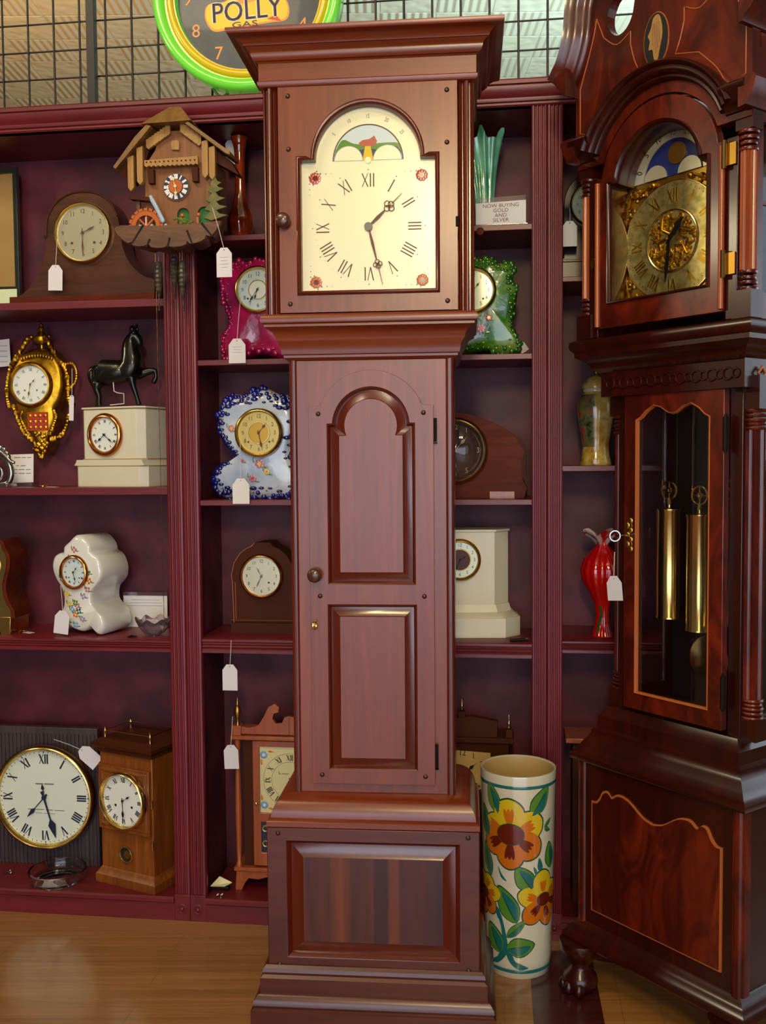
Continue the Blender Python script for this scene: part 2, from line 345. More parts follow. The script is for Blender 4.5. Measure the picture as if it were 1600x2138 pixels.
def hand(root, name, cx, y, cz, ang, L, shape, m, w=1):
    sh = {'spade': [(-.14, .025), (0, .03), (.45, .012), (.52, .05), (.62, .095), (.72, .07), (.8, .012), (1, .004)],
          'plain': [(-.12, .03), (0, .03), (1, .006)], 'leaf': [(-.2, .02), (0, .02), (.35, .018), (.65, .06), (1, .004)],
          'arrow': [(-.16, .04), (-.05, .02), (.55, .014), (.68, .075), (.8, .05), (1, .004)]}[shape]
    pts = [(-b * L * w, a * L) for a, b in sh] + [(b * L * w, a * L) for a, b in reversed(sh)]
    g = G().prism(rot2(pts, cx, cz, R_(ang)), y - .0012, y, m)
    if 'hour' in name: g.disc((cx, y - .003, cz), L * .07 * w + .001, m, .003, 16)
    return link(name, g, root, smooth=0)
def dial(root, cx, y, cz, R, face, ink, kind='arabic', rn=.78, h=.15, bez=None, hour=40, minute=168, hm=None, style='spade', hl=(.55, .8), holes=None, centre=None, ticks=True, only=None, rx=1, hw=1, mark=None):
    g = G().disc((cx, y, cz), R, face, .004, 56, rx)
    if centre: g.disc((cx, y - .0012, cz), R * centre[0], centre[1], .002, 40); g.ring((cx, y - .001, cz), R * centre[0], R * .03, centre[2], k=6)
    d = link('dial', g, root, smooth=0); g = G()
    if kind == 'roman': roman(g, cx, cz, y - .0006, R * rn, R * h, ink, only=only)
    elif kind == 'arabic': arabic(g, cx, cz, y - .0006, R * rn, R * h, ink, only=only)
    if ticks:
        for k in range(60):
            a = 2 * PI * k / 60; rr = R * .94; w = R * (.012 if k % 5 else .02)
            g.prism(rot2([(-w / 2, -w), (w / 2, -w), (w / 2, w), (-w / 2, w)], cx, cz, a, rr * math.sin(a), rr * math.cos(a)), y - .0006, y - .0001, ink)
    if holes:
        for hx, hz in holes: g.disc((cx + hx * R, y - .0008, cz + hz * R), R * .05, ink, .0006, 14)
    if mark: g.text(mark[0], mark[1] * R, mark[3] if len(mark) > 3 else ink, (cx, y - .0006, cz + mark[2] * R))
    link('numerals', g, d, smooth=0)
    if bez:
        bm, bw, bd = bez; g = G().lathe([(R * .97, 0), (R * .98, -bd * .6), (R + bw * .25, -bd), (R + bw * .6, -bd * .9), (R + bw, -bd * .3), (R + bw, .004)], bm, (cx, y, cz), 'y', 64, rx)
        link('bezel', g, root, smooth=50)
    hm = hm or ink
    hand(root, 'minute_hand', cx, y - .0045, cz, minute, R * hl[1], style, hm, hw * .7); hand(root, 'hour_hand', cx, y - .003, cz, hour, R * hl[0], style, hm, hw)
    return d
def tagm(label, px, py, top, fr, yp, w=32, h=56, mt='tag', tilt=0, lines=0, sh=None, group='paper price tags hung on the clocks'):
    """price tag whose card's hole is at pixel (px,py); top = pixel where the string is tied"""
    x, z, s = fr.spot(px, py, yp); r = thing('price_tag', label, 'tag', fr, x, yp, z, 0, group)
    hw, hh, c = w * s / 2, h * s, w * s * .28
    pts = rot2([(-hw, -hh), (hw, -hh), (hw, -c), (hw - c, c * .3), (-hw + c, c * .3), (-hw, -c)], 0, 0, R_(tilt))
    hole = rot2([(.0016 * math.cos(2 * PI * i / 8), .0016 * math.sin(2 * PI * i / 8) - .002) for i in range(8)], 0, 0, R_(tilt))
    g = G().prism(pts, -.0006, .0006, M[mt], [hole])
    for k in range(lines):
        zz = -hh * (.3 + .12 * k); ln = .55 - .12 * (k % 2)
        g.prism(rot2([(-hw * ln, zz), (hw * ln, zz), (hw * ln, zz + .0008), (-hw * ln, zz + .0008)], 0, 0, R_(tilt)), -.0009, -.0006, M['ink_grey'])
    link('tag_card', g, r, smooth=0)
    if top:
        tx, tz = (top[0] - px) * s, (py - top[1]) * s
        link('string', G().tube([(0, 0, -.001), (tx * .45 + .001, -.001, tz * .5), (tx, 0 if sh is None else sh, tz)], .0009, M['string'], 6), r)
    return r
# ============================================================ SETTING
def struct(name, g, **k): return link(name, g, kind='structure', **k)
# light bamboo boards with rosewood and maple feature strips towards the back wall
def floor_mat(name, lo, hi, rot, rough=.3):
    m, nt, b = base(name); L = nt.links.new
    mp = mapping(nt, (1.2, 70, 1), (0, 0, rot)); n = N(nt, 'ShaderNodeTexNoise', Scale=1.0, Detail=5.0, Distortion=.4); L(mp.outputs[0], n.inputs['Vector'])
    mb = mapping(nt, (1, 1, 1), (0, 0, rot)); br = N(nt, 'ShaderNodeTexBrick', Scale=1.0); L(mb.outputs[0], br.inputs['Vector'])
    br.inputs['Brick Width'].default_value = .9; br.inputs['Row Height'].default_value = .092; br.inputs['Mortar Size'].default_value = .0012
    br.inputs['Color1'].default_value = (1, 1, 1, 1); br.inputs['Color2'].default_value = (.9, .88, .86, 1); br.inputs['Mortar'].default_value = (.72, .67, .62, 1)
    r = ramp(nt, [(.3, lo), (.7, hi)]); L(n.outputs[0], r.inputs[0])
    mx = N(nt, 'ShaderNodeMix', _data_type='RGBA', _blend_type='MULTIPLY'); mx.inputs[0].default_value = 1
    L(r.outputs[0], mx.inputs[6]); L(br.outputs[0], mx.inputs[7]); L(mx.outputs[2], b.inputs['Base Color'])
    b.inputs['Roughness'].default_value = rough; b.inputs['Coat Weight'].default_value = .7; b.inputs['Coat Roughness'].default_value = .14
    return m
M['floor_tan'] = floor_mat('bamboo_floor', '8a5e34', 'a87848', R_(7.4))
M['floor_strip'] = floor_mat('maple_strip', '94602c', 'b07c40', R_(97))
M['floor_rose'] = floor_mat('rosewood_strip', '3a1414', '522020', R_(97))
struct('floor', G().box(-4.5, 4.5, -4, 8, FL - .06, FL, M['floor_tan']), smooth=0)
def strip(x0, x1, m, nm):
    d = math.tan(R_(6.5)); g = G(); zz = FL + .0015; pts = [(x0 - 1.0 * d, 1.45), (x1 - 1.0 * d, 1.45), (x1 + .12 * d, 2.56), (x0 + .12 * d, 2.56)]
    g.prism(pts, FL, zz, m, axis='z'); return struct(nm, g, smooth=0)
strip(.275, .365, M['floor_strip'], 'trim_1'); strip(.365, .53, M['floor_rose'], 'trim_2'); strip(.53, .80, M['floor_strip'], 'trim_3')

plaster = mottle('cream_plaster', [(.3, '7c7262'), (.7, '887c6a')], 6, .8)
def tin():
    m, nt, b = base('pressed_tin_ceiling'); L = nt.links.new
    mp = mapping(nt, (3.28, 3.28, 3.28)); br = N(nt, 'ShaderNodeTexBrick', Scale=1.0, _offset=0.0); L(mp.outputs[0], br.inputs['Vector'])
    br.inputs['Brick Width'].default_value = 1; br.inputs['Row Height'].default_value = 1; br.inputs['Mortar Size'].default_value = .03; br.inputs['Mortar Smooth'].default_value = .4
    ck = N(nt, 'ShaderNodeTexChecker', Scale=1.0); L(mp.outputs[0], ck.inputs['Vector'])
    wv = N(nt, 'ShaderNodeTexWave', Scale=2.2, Distortion=.3); L(mp.outputs[0], wv.inputs['Vector'])
    vo = N(nt, 'ShaderNodeTexVoronoi', Scale=5.0, _feature='SMOOTH_F1'); L(mp.outputs[0], vo.inputs['Vector'])
    mx = N(nt, 'ShaderNodeMix', _data_type='FLOAT'); L(ck.outputs['Fac'], mx.inputs[0]); L(wv.outputs['Fac'], mx.inputs[2]); L(vo.outputs['Distance'], mx.inputs[3])
    sb = N(nt, 'ShaderNodeMath', _operation='SUBTRACT'); L(mx.outputs[0], sb.inputs[0]); L(br.outputs['Fac'], sb.inputs[1])
    bp = N(nt, 'ShaderNodeBump', Strength=.45, Distance=.03); L(sb.outputs[0], bp.inputs['Height']); L(bp.outputs[0], b.inputs['Normal'])
    b.inputs['Base Color'].default_value = lin('b4a88e'); b.inputs['Metallic'].default_value = .55; b.inputs['Roughness'].default_value = .42
    return m
struct('ceiling', G().box(-4.5, 4.5, -4, 8, 3.7, 3.76, tin()), smooth=0)
struct('wall_back', G().box(-4.5, 4.5, 7.9, 8.0, FL, 3.7, plaster), smooth=0)
struct('wall_left', G().box(-4.6, -4.5, -4, 8, FL, 3.7, plaster), smooth=0)
def wall_open(name, axis, c, a0, a1, w0, w1, z0, z1):
    g = G(); g.prism([(a0, FL), (a1, FL), (a1, 3.7), (a0, 3.7)], c, c + .1, plaster, [[(w0, z0), (w1, z0), (w1, z1), (w0, z1)]], axis=axis); return struct(name, g, smooth=0)
wall_open('wall_front', 'y', -4.1, -4.5, 4.5, -3.2, 3.2, .25, 2.8)
wall_open('wall_right', 'x', 4.5, -4, 8, .8, 5.6, 1.2, 2.9)
def window(name, axis, c, w0, w1, z0, z1, n):
    g = G()
    def bar(a, b, za, zb):
        if axis == 'y': g.box(a, b, c, c + .06, za, zb, M['white'])
        else: g.box(c, c + .06, a, b, za, zb, M['white'])
    bar(w0, w1, z0, z0 + .06); bar(w0, w1, z1 - .06, z1)
    for k in range(n + 1): x = w0 + (w1 - w0 - .06) * k / n; bar(x, x + .06, z0, z1)
    f = struct(name, g, smooth=0)
    g = G(); g.box(*((w0, w1, c + .028, c + .032) if axis == 'y' else (c + .028, c + .032, w0, w1)), z0, z1, M['glass']); link('pane', g, f, smooth=0)
window('window_1', 'y', -4.08, -3.2, 3.2, .25, 2.8, 4); window('window_2', 'x', 4.52, .8, 5.6, 1.2, 2.9, 3)

# ============================================================ BOOKCASES
def stile_plan(x0, x1):
    w = x1 - x0; pts = [(x0, .02), (x0, .002), (x0 + .003, 0)]
    for k in range(3):
        c = x0 + w * (.26 + .24 * k); r = .0042
        pts += [(c - r, 0), (c - r * .6, .003), (c, .0042), (c + r * .6, .003), (c + r, 0)]
    return pts + [(x1 - .003, 0), (x1, .002), (x1, .02)]
def bookcase(label, x0, x1, shelves, sides, top=2.262):
    """x0..x1 = clear opening between the stiles; sides = stile outer edges"""
    r = thing('bookcase', label, 'bookcase', B, 0, 0, 0, group='fluted cherry bookcases along the wall'); c, ch = M['case'], M['case_h']; D = .25
    o0, o1 = sides; e = .0004
    for a, b in ((o0 + e, x0), (x1, o1 - e)):
        g = G().prism(stile_plan(a, b), .045, 2.21, c, axis='z'); st = link('stile', g, r, smooth=60)
        m = (a + b) / 2; g = G().box(a, b, -.004, .02, FL, .045, c); g.ring((m, -.004, .005), .012, .0026, c, 24, 8); g.ball((m, -.005, .005), .0065, c)
        link('corner_block', g, r, bevel=.001)
    for a, b in ((o0 + .004, x0 - .012), (x1 + .012, o1 - .004)): link('side_panel', G().box(a, b, .02, D, FL, 2.2, M['back']), r, smooth=0)
    link('back_panel', G().box(o0 + .01, o1 - .01, D, D + .012, FL, 2.2, M['back']), r, smooth=0)
    link('top_panel', G().box(o0, o1, .0, D + .01, 2.2, 2.215, c), r)
    for z, t, fixed in shelves:
        g = G(); y0 = .012 if not fixed else .004
        if fixed:
            pr = [(y0 + .006, z), (y0, z - .003), (y0, z - t * .22), (y0 + .004, z - t * .28), (y0, z - t * .38), (y0 + .004, z - t * .48), (y0, z - t * .58), (y0 + .004, z - t * .7), (y0, z - t * .78), (y0, z - t), (y0 + .02, z - t), (y0 + .02, z - .014), (D, z - .014), (D, z)]
            g.prism(pr, x0 - .008, x1 + .008, ch, axis='x')
        else: g.box(x0 - .006, x1 + .006, y0, D, z - t, z, ch)
        link('shelf', g, r, bevel=0 if fixed else .0015)
    pr = [(D, .04), (-.006, .04), (-.012, .036), (-.012, .026), (-.006, .021), (-.004, .02), (-.004, FL), (.016, FL), (.016, .022), (D, .022)]
    link('base_board', G().prism(pr, x0, x1, ch, axis='x'), r, smooth=30)
    pr = [(.02, 2.200), (0, 2.200), (-.004, 2.204), (-.004, 2.209), (-.009, 2.211), (-.011, 2.216), (-.011, 2.219), (-.015, 2.223), (-.022, 2.231), (-.026, 2.242), (-.026, 2.246), (-.031, 2.249), (-.031, 2.258), (-.028, top), (.02, top)]
    link('cornice', G().prism(pr, o0, o1, ch, axis='x'), r, smooth=30)
    return r
bookcase('cherry bookcase on the left with horse, gilt cartel clock and big round dial inside', -1.50, -.609, [(1.733, .021, 0), (1.2085, .022, 0), (.776, .034, 1)], (-1.546, -.563))
bookcase('middle cherry bookcase standing right behind the tall central clock', -.517, .4005, [(1.900, .0155, 0), (1.560, .0155, 0), (1.171, .0155, 0), (.783, .041, 1)], (-.563, .441))
bookcase('right-hand cherry bookcase half hidden behind the dark mahogany tall clock', .4815, 1.36, [(1.758, .0135, 0), (1.2605, .0155, 0), (.793, .034, 1)], (.441, 1.40))

# wire grid hung behind the bookcase tops
g = G(); P_ = .0795; yy = .16
x = -1.62
while x < 1.5:
    g.tube([(x, yy, 2.22), (x, yy, 3.2)], .0034, M['blackm'], 6); x += P_
z = 2.249
while z < 3.2: g.tube([(-1.64, yy + .004, z), (1.5, yy + .004, z)], .0028, M['blackm'], 6); z += P_
o = solo(link('wire_grid_panel', g, smooth=60), 'black wire display grid standing above and behind the bookcase tops', 'display grid'); at(o, B, 0, 0, 0)
g = G().box(-.012, .012, -.012, .012, 0, 1.0, M['blackm'])
for k in range(5): g.ball((-.012, 0, .08 + .16 * k), .005, M['blackm'], 8)
xx, zz, s_ = B.spot(193, 150, .135); o = solo(link('slotted_upright', g, bevel=.001), 'black vertical steel post in front of the wire grid at upper left', 'post'); at(o, B, xx, .135, 2.216)
xx, zz, s_ = B.spot(142, 205, .10)
g = G().prism([(0, 0), (.062, 0), (.012, .055), (.004, .056), (0, .052)], 0, .012, M['blackm']); o = solo(link('triangular_bracket', g, bevel=.001), 'small black triangular bracket on top of the bookcase beside the post', 'bracket'); at(o, B, xx, .10, 2.216)
o.location.z = 2.2625 - .047
xx, zz, s_ = B.spot(331, 205, .08); r = thing('trinket', 'small white and red trinket with a black wire on the left bookcase top', 'trinket', B, xx, .08, 2.2155)
g = G().prism(curve([(-.016, 0), (-.017, .045), (-.008, .062), (.006, .066), (.012, .05), (.013, 0)], 3), -.004, .004, M['white']); g.prism([(-.004, .022), (.006, .026), (.004, .046), (-.006, .038)], -.0046, -.004, M['redp']); link('trinket_body', g, r, bevel=.001)
link('wire', G().tube([(.014, .006, 0), (.018, .006, .04), (.012, .006, .06)], .0018, M['blackm']), r)

# ============================================================ NEON WALL CLOCK
xx, zz, s_ = B.spot(521, -6, .09); r = thing('neon_wall_clock', 'round neon advertising clock with green and yellow rings hung on the wire grid', 'wall clock', B, xx, .09, zz)
Rn = 200 * s_
link('housing', G().lathe([(0, .05), (Rn * .9, .05), (Rn * .98, .03), (Rn * .99, -.02), (Rn * .93, -.03), (Rn * .78, -.028), (Rn * .76, -.004), (0, -.003)], M['neon_g'], (0, 0, 0), 'y', 72), r, smooth=30, label='green plastic rim')
link('neon_tube', G().ring((0, -.034, 0), Rn * .945, .016, M['neon_g'], 80, 12), r, label='green outer ring tube')
link('neon_tube', G().ring((0, -.030, 0), Rn * .825, .010, M['neon_y'], 80, 12), r, label='yellow inner ring tube')
link('reflector', G().lathe([(Rn * .90, -.018), (Rn * .87, -.0295), (Rn * .775, -.0295)], M['neon_y'], (0, 0, 0), 'y', 72), r)
g = G().disc((0, -.008, 0), Rn * .775, M['polyface'], .004, 64); d = link('dial', g, r, smooth=0)
g = G()
for k in range(1, 13):
    a = 2 * PI * k / 12; g.text(str(k), Rn * .19, M['polyora'], (Rn * .66 * math.sin(a), -.0086, Rn * .66 * math.cos(a)))
link('numerals', g, d, smooth=0)
q = lambda a, b: ((a - 521) * s_, (-6 - b) * s_)
pl = [q(*p) for p in curve([(432, 12), (429, 30), (436, 48), (450, 59), (480, 57), (560, 49), (596, 46), (604, 28), (598, 8), (585, 2), (560, -6), (540, -30), (512, -38), (495, -12), (470, 4), (445, 5)], 4, True)]
g = G().prism(pl, -.0095, -.008, M['polyyel']); cx_ = sum(p[0] for p in pl) / len(pl); cz_ = sum(p[1] for p in pl) / len(pl)
g.prism([(cx_ + (p[0] - cx_) * 1.035, cz_ + (p[1] - cz_) * 1.09) for p in pl], -.0088, -.0080, M['polyora'])
g.prism([q(*p) for p in [(470, 8), (500, 2), (560, 0), (510, 10)]], -.0099, -.0095, M['polyora']); g.prism([q(*p) for p in [(560, 44), (578, 36), (590, 50)]], -.0099, -.0095, M['polyred'])
for dx, dz in ((-.0022, 0), (.0022, 0), (0, .0022), (0, -.0022)):
    g.text('POLLY', 58 * s_, M['white'], (q(516, 25)[0] + dx, -.0101, q(516, 25)[1] + dz), sx=.9, rot=.04)
for dx in (0, .0014): g.text('POLLY', 58 * s_, M['polypur'], (q(516, 25)[0] + dx, -.0106, q(516, 25)[1]), sx=.9, rot=.04)
g.text('GAS', 16 * s_, M['polypur'], (q(512, 43)[0], -.0111, q(512, 52)[1]), sx=1.9, rot=.03)
link('logo_panel', g, d, smooth=0)
link('power_cord', G().tube([(-.115, .02, -.235), (-.10, .02, -.255), (-.085, .015, -.262), (-.07, .02, -.25)], .004, M['leafl']), r)

# ============================================================ CENTRAL LONGCASE CLOCK
X0 = -.025
r = thing('longcase_clock', 'tall cherry grandfather clock with white arched painted dial, standing in the centre', 'grandfather clock', K, X0, 0, 0, group='tall longcase clocks')
ch, cv, cdk = M['cherry'], M['cherry_h'], M['cherry_d']
def archo(w, aw, zb, zs, Rr, zc, d, n=22):
    h = zs - d - zc; x = math.sqrt(max((Rr - d) ** 2 - h * h, 1e-9)); a0 = math.degrees(math.atan2(h, x))
    return [(-(w - d), zb + d), (w - d, zb + d), (w - d, zs - d)] + [(min(p[0], w - d), p[1]) if p[0] > 0 else (max(p[0], -(w - d)), p[1]) for p in arc(0, zc, Rr - d, a0, 180 - a0, n)] + [(-(w - d), zs - d)]
def rect(w, z0, z1, d=0): return [(-(w - d), z0 + d), (w - d, z0 + d), (w - d, z1 - d), (-(w - d), z1 - d)]
def raised(g, f, y0, m, steps): # f(d) outline, steps = (inset, y)
    g.loft([[(p[0], y, p[1]) for p in f(d)] for d, y in steps], m, False, False); o = [(p[0], p[1]) for p in f(steps[-1][0])]
    return o
def peg(rt, x, y, z, rr=.0055): link('peg', G().ball((x, y, z), (rr, .004, rr), M['peg'], 12), rt)
def pull(rt, x, y, z, rr=.0165): link('knob', G().lathe([(0, -.026), (rr * .6, -.0255), (rr * .95, -.021), (rr, -.015), (rr * .8, -.009), (rr * .42, -.006), (rr * .42, 0)], M['knobwood'], (x, y, z), 'y', 24), rt, smooth=60)
# plinth, base
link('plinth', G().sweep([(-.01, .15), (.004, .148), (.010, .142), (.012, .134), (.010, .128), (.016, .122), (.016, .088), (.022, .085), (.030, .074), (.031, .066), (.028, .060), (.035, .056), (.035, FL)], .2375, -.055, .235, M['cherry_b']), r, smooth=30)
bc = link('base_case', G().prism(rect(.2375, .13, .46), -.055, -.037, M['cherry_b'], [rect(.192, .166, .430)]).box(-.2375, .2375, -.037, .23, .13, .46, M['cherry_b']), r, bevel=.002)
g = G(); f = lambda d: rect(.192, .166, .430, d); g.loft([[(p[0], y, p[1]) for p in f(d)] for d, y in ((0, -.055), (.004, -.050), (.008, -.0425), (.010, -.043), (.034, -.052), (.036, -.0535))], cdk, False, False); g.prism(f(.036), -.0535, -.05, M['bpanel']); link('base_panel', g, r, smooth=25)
for x, z in ((-.212, .448), (.212, .448), (-.212, .148), (.212, .148)): peg(r, x, -.055, z)
pf = [(.05, .459), (.0545, .462), (.0545, .473), (.050, .478)]
for t in range(9):
    a = t / 8; pf.append((.046 - .044 * (1 - math.cos(a * PI / 2)), .480 + .045 * math.sin(a * PI / 2)))
link('base_cove_moulding', G().sweep(pf + [(-.004, .53)], .1835, .0, .225, cv), r, smooth=40)
# trunk
g = G().box(-.168, .168, .0, .22, .52, 1.52, ch)
link('trunk_case', g, r)
for sx in (-1, 1):
    g = G(); pl = [(.166, 0), (.168, -.001), (.170, -.003), (.1725, -.003), (.173, .0), (.174, .0), (.1745, -.003), (.180, -.003), (.183, 0), (.184, .006), (.184, .22), (.166, .22)]
    g.prism([(sx * p[0], p[1]) for p in pl], .525, 1.515, cdk, axis='z'); link('corner_moulding', g, r, smooth=60)
fo = lambda d=0: [(-.139, .549), (.139, .549), (.139, 1.400), (.121, 1.400)] + arc(0, 1.357, .1215, 22, 158, 26) + [(-.121, 1.400), (-.139, 1.400)]
f1 = lambda d: archo(.098, .084, 1.002, 1.361, .086, 1.356, d); f2 = lambda d: rect(.100, .581, .957, d)
dr = link('trunk_door', G().prism(fo(), -.012, .004, ch, [f1(0), f2(0)]), r, bevel=.0015)
for f, nm in ((f1, 'arched_panel'), (f2, 'lower_panel')):
    g = G(); g.loft([[(p[0], y, p[1]) for p in f(d)] for d, y in ((0, -.012), (.003, -.010), (.007, -.002), (.009, -.0025), (.026, -.0105), (.0275, -.0125))], cdk, False, False); g.prism(f(.0275), -.0125, -.009, ch); link(nm, g, dr, smooth=25)
for x, z in ((-.117, 1.383), (.117, 1.383), (-.117, .976), (.117, .976), (-.117, .569), (.117, .569)): peg(dr, x, -.012, z)
pull(dr, -.127, -.012, 1.024); g = G().ring((0, 0, 0), .008, .0022, M['brass'], 16, 6, T=Matrix.Translation((-.128, -.028, .912)) @ Matrix.Rotation(R_(70), 4, 'Z')); g.tube([(-.128, -.020, .913), (-.128, -.010, .913)], .002, M['brass']); g.disc((-.128, -.0135, .914), .006, M['brass'], .002, 16); link('key', g, dr)
for z in (1.345, .615): link('hinge', G().tube([(.142, -.008, z - .026), (.142, -.008, z + .026)], .0042, M['hardware']).tube([(.142, -.008, z - .03), (.142, -.008, z - .028)], .0055, M['hardware']), dr)
# mouldings under the hood
pf = [(-.002, 1.500), (.004, 1.503), (.009, 1.508), (.0095, 1.513), (.013, 1.515), (.0145, 1.522), (.0165, 1.534), (.022, 1.542), (.024, 1.546), (.026, 1.556), (.034, 1.566), (.046, 1.572), (.046, 1.577), (.051, 1.580), (.053, 1.586), (.051, 1.594), (.046, 1.599), (.03, 1.601)]
link('waist_moulding', G().sweep(pf, .184, .0, .23, cv), r, smooth=35)
# hood
g = G().box(-.215, .215, .03, .235, 1.60, 2.19, ch); link('hood_case', g, r)
for sx in (-1, 1):
    pl = [(.195, .0), (.196, -.028), (.200, -.031), (.2035, -.028), (.2045, -.022), (.206, -.022), (.207, -.03), (.211, -.034), (.216, -.034), (.218, -.028), (.219, -.022), (.222, -.022), (.2245, -.028), (.2285, -.026), (.2300, -.018), (.2300, .235), (.195, .235)]
    link('hood_pilaster', G().prism([(sx * p[0], p[1]) for p in pl], 1.60, 2.092, cdk, axis='z'), r, smooth=60)
ho = [(-.150, 1.646), (.150, 1.646), (.150, 1.933), (.128, 1.933)] + arc(0, 1.931, .118, 0, 180, 30)[0:] + [(-.128, 1.933), (-.150, 1.933)]
def inset_h(d): return [(-(.150 - d), 1.646 + d), (.150 - d, 1.646 + d), (.150 - d, 1.933 - d), (.128 - d, 1.933 - d)] + arc(0, 1.931 - d * .3, .118 - d, 0, 180, 30) + [(-(.128 - d), 1.933 - d), (-(.150 - d), 1.933 - d)]
hd = link('hood_door', G().prism(rect(.194, 1.603, 2.088), -.036, -.016, ch, [ho]), r, smooth=0)
g = G(); g.loft([[(p[0], y, p[1]) for p in inset_h(d)] for d, y in ((-.006, -.036), (-.005, -.041), (-.001, -.0425), (.002, -.040), (.004, -.034), (.004, -.012))], cdk, False, False); link('door_bead', g, hd, smooth=60)
for x, z in ((-.172, 2.068), (.172, 2.068), (-.172, 1.955), (.172, 1.958), (-.172, 1.622), (.172, 1.622)): peg(hd, x, -.036, z)
pull(hd, -.183, -.036, 1.800)
link('hinge', G().tube([(.194, -.038, 1.78), (.194, -.038, 1.80)], .004, M['hardware']), hd)
# dial
zc = 1.7876; yd = -.018; dg = G().prism(inset_h(.003), yd, yd + .004, M['creamdial']); dl = link('dial', dg, r, smooth=0)
g = G(); roman(g, 0, zc, yd - .0006, .101, .029, M['ink_br'], thin=.055, thick=.09, wid=.8)
for k in range(12): a = 2 * PI * k / 12; g.disc((.1235 * math.sin(a), yd - .0006, zc + .1235 * math.cos(a)), .0011, M['ink'], .0005, 10)
for k in range(60):
    a = 2 * PI * k / 60; g.prism(rot2([(-.00015, -.0011), (.00015, -.0011), (.00015, .0011), (-.00015, .0011)], 0, zc, a, .1185 * math.sin(a), .1185 * math.cos(a)), yd - .0005, yd, M['ink_grey'])
for k, t in ((-52, '5'), (-26, '10'), (0, '15'), (26, '20'), (52, '25')): g.text(t, .0125, M['ink_grey'], (.094 * math.sin(R_(k)), yd - .0006, 1.931 + .094 * math.cos(R_(k))), sx=.7, rot=-R_(k))
link('numerals', g, dl, smooth=0)
g = G()
def blossom(g, x, z, y, rr, c1, c2, n=9):
    for k in range(n): a = 2 * PI * k / n + .2; g.ball((x + rr * .62 * math.cos(a), y, z + rr * .62 * math.sin(a)), (rr * .42, .0006, rr * .42), c1, 8)
    g.disc((x, y - .0008, z), rr * .45, c2, .0012, 14)
for sx, sz in ((-1, 1), (1, 1), (-1, -1), (1, -1)):
    x, z = sx * .117, zc + sz * (.108 if sz > 0 else .117) ; blossom(g, x, z, yd - .0006, .013, M['redp'] if sz > 0 else M['orangep'], M['brn'])
    for q_ in ((-.012, .010), (.013, .004), (.004, -.014), (-.004, .015)): g.disc((x + q_[0] * sx, yd - .0006, z + q_[1] * sz), .0016, M['leafl'], .0005, 8)
    for t in range(1, 4): g.disc((x + sx * -.012 * t, yd - .0006, z + sz * .009), .0022 - .0004 * t, M['purp'] if sz > 0 else M['pinkp'], .0005, 8); g.disc((x + sx * .012, yd - .0006, z - sz * .012 * t), .0022 - .0004 * t, M['bluep'] if t % 2 else M['purp'], .0005, 8)
link('painted_flowers', g, dl)
g = G(); mc = 1.931
g.prism(arc(0, mc, .0755, 0, 180, 30), yd - .0005, yd, M['enamel_b'])
g.prism(curve([(-.071, mc + .022), (-.055, mc + .045), (-.03, mc + .036), (0, mc + .034), (.03, mc + .036), (.068, mc + .034), (.073, mc + .012)], 4) + [(.0745, mc), (-.0745, mc)], yd - .0008, yd - .0005, M['leafl'])
g.prism(curve([(-.073, mc + .014), (-.05, mc + .028), (-.02, mc + .022), (0, mc + .026), (.03, mc + .02), (.06, mc + .028), (.073, mc + .014)], 4) + [(.0745, mc), (-.0745, mc)], yd - .0010, yd - .0008, M['ink_b'])
g.prism([(-.014, mc + .03), (-.02, mc + .037), (-.012, mc + .043), (.004, mc + .045), (.014, mc + .052), (.02, mc + .04), (.015, mc + .03)], yd - .0012, yd - .001, M['redp'])
g.prism(arc(0, mc, .0775, 0, 180, 30) + arc(0, mc, .0750, 180, 0, 30), yd - .0012, yd - .0002, M['ink_br'])
for sx in (-1, 1): g.prism([(sx * .0425 + p[0], p[1]) for p in arc(0, mc, .0315, 0, 180, 20)], yd - .0018, yd - .001, M['creamdial']); g.prism([(sx * .0425 + p[0], p[1]) for p in arc(0, mc, .0315, 0, 180, 20) + arc(0, mc, .0306, 180, 0, 20)], yd - .0021, yd - .0018, M['purp'])
g.prism([(-.012, mc), (.012, mc), (.006, mc + .03), (-.006, mc + .03)], yd - .0014, yd - .0012, M['yel']); g.disc((0, yd - .0022, mc), .007, M['creamdial'], .0008, 14)
link('moon_dial', g, dl)
def fret_hand(nm, ang, L, pos, sz, wd):
    g = G(); a = R_(ang); yh = yd - (.006 if 'minute' in nm else .0045)
    pts = lambda P: rot2(P, 0, zc, a)
    g.prism(pts([(-wd * .4, 0), (-wd, L * .28), (-wd * .4, pos - sz), (wd * .4, pos - sz), (wd, L * .28), (wd * .4, 0)]), yh - .001, yh, M['ink_br'])
    g.prism(pts([(-.0009, pos + sz * .8), (-.0005, L), (.0005, L), (.0009, pos + sz * .8)]), yh - .001, yh, M['ink_br'])
    for dx, dz in ((0, -.55), (-.6, .1), (.6, .1), (0, .6)):
        cx_, cz_ = rot2([(dx * sz, pos + dz * sz)], 0, zc, a)[0]; g.ring((cx_, yh, cz_), sz * .55, .0009, M['ink_br'], 16, 5)
    if 'hour' in nm: g.disc((0, yh - .004, zc), .009, M['ink_grey'], .004, 20)
    link(nm, g, r, smooth=0)
fret_hand('hour_hand', 46.7, .101, .062, .011, .0035); fret_hand('minute_hand', 166.3, .129, .083, .0085, .003)
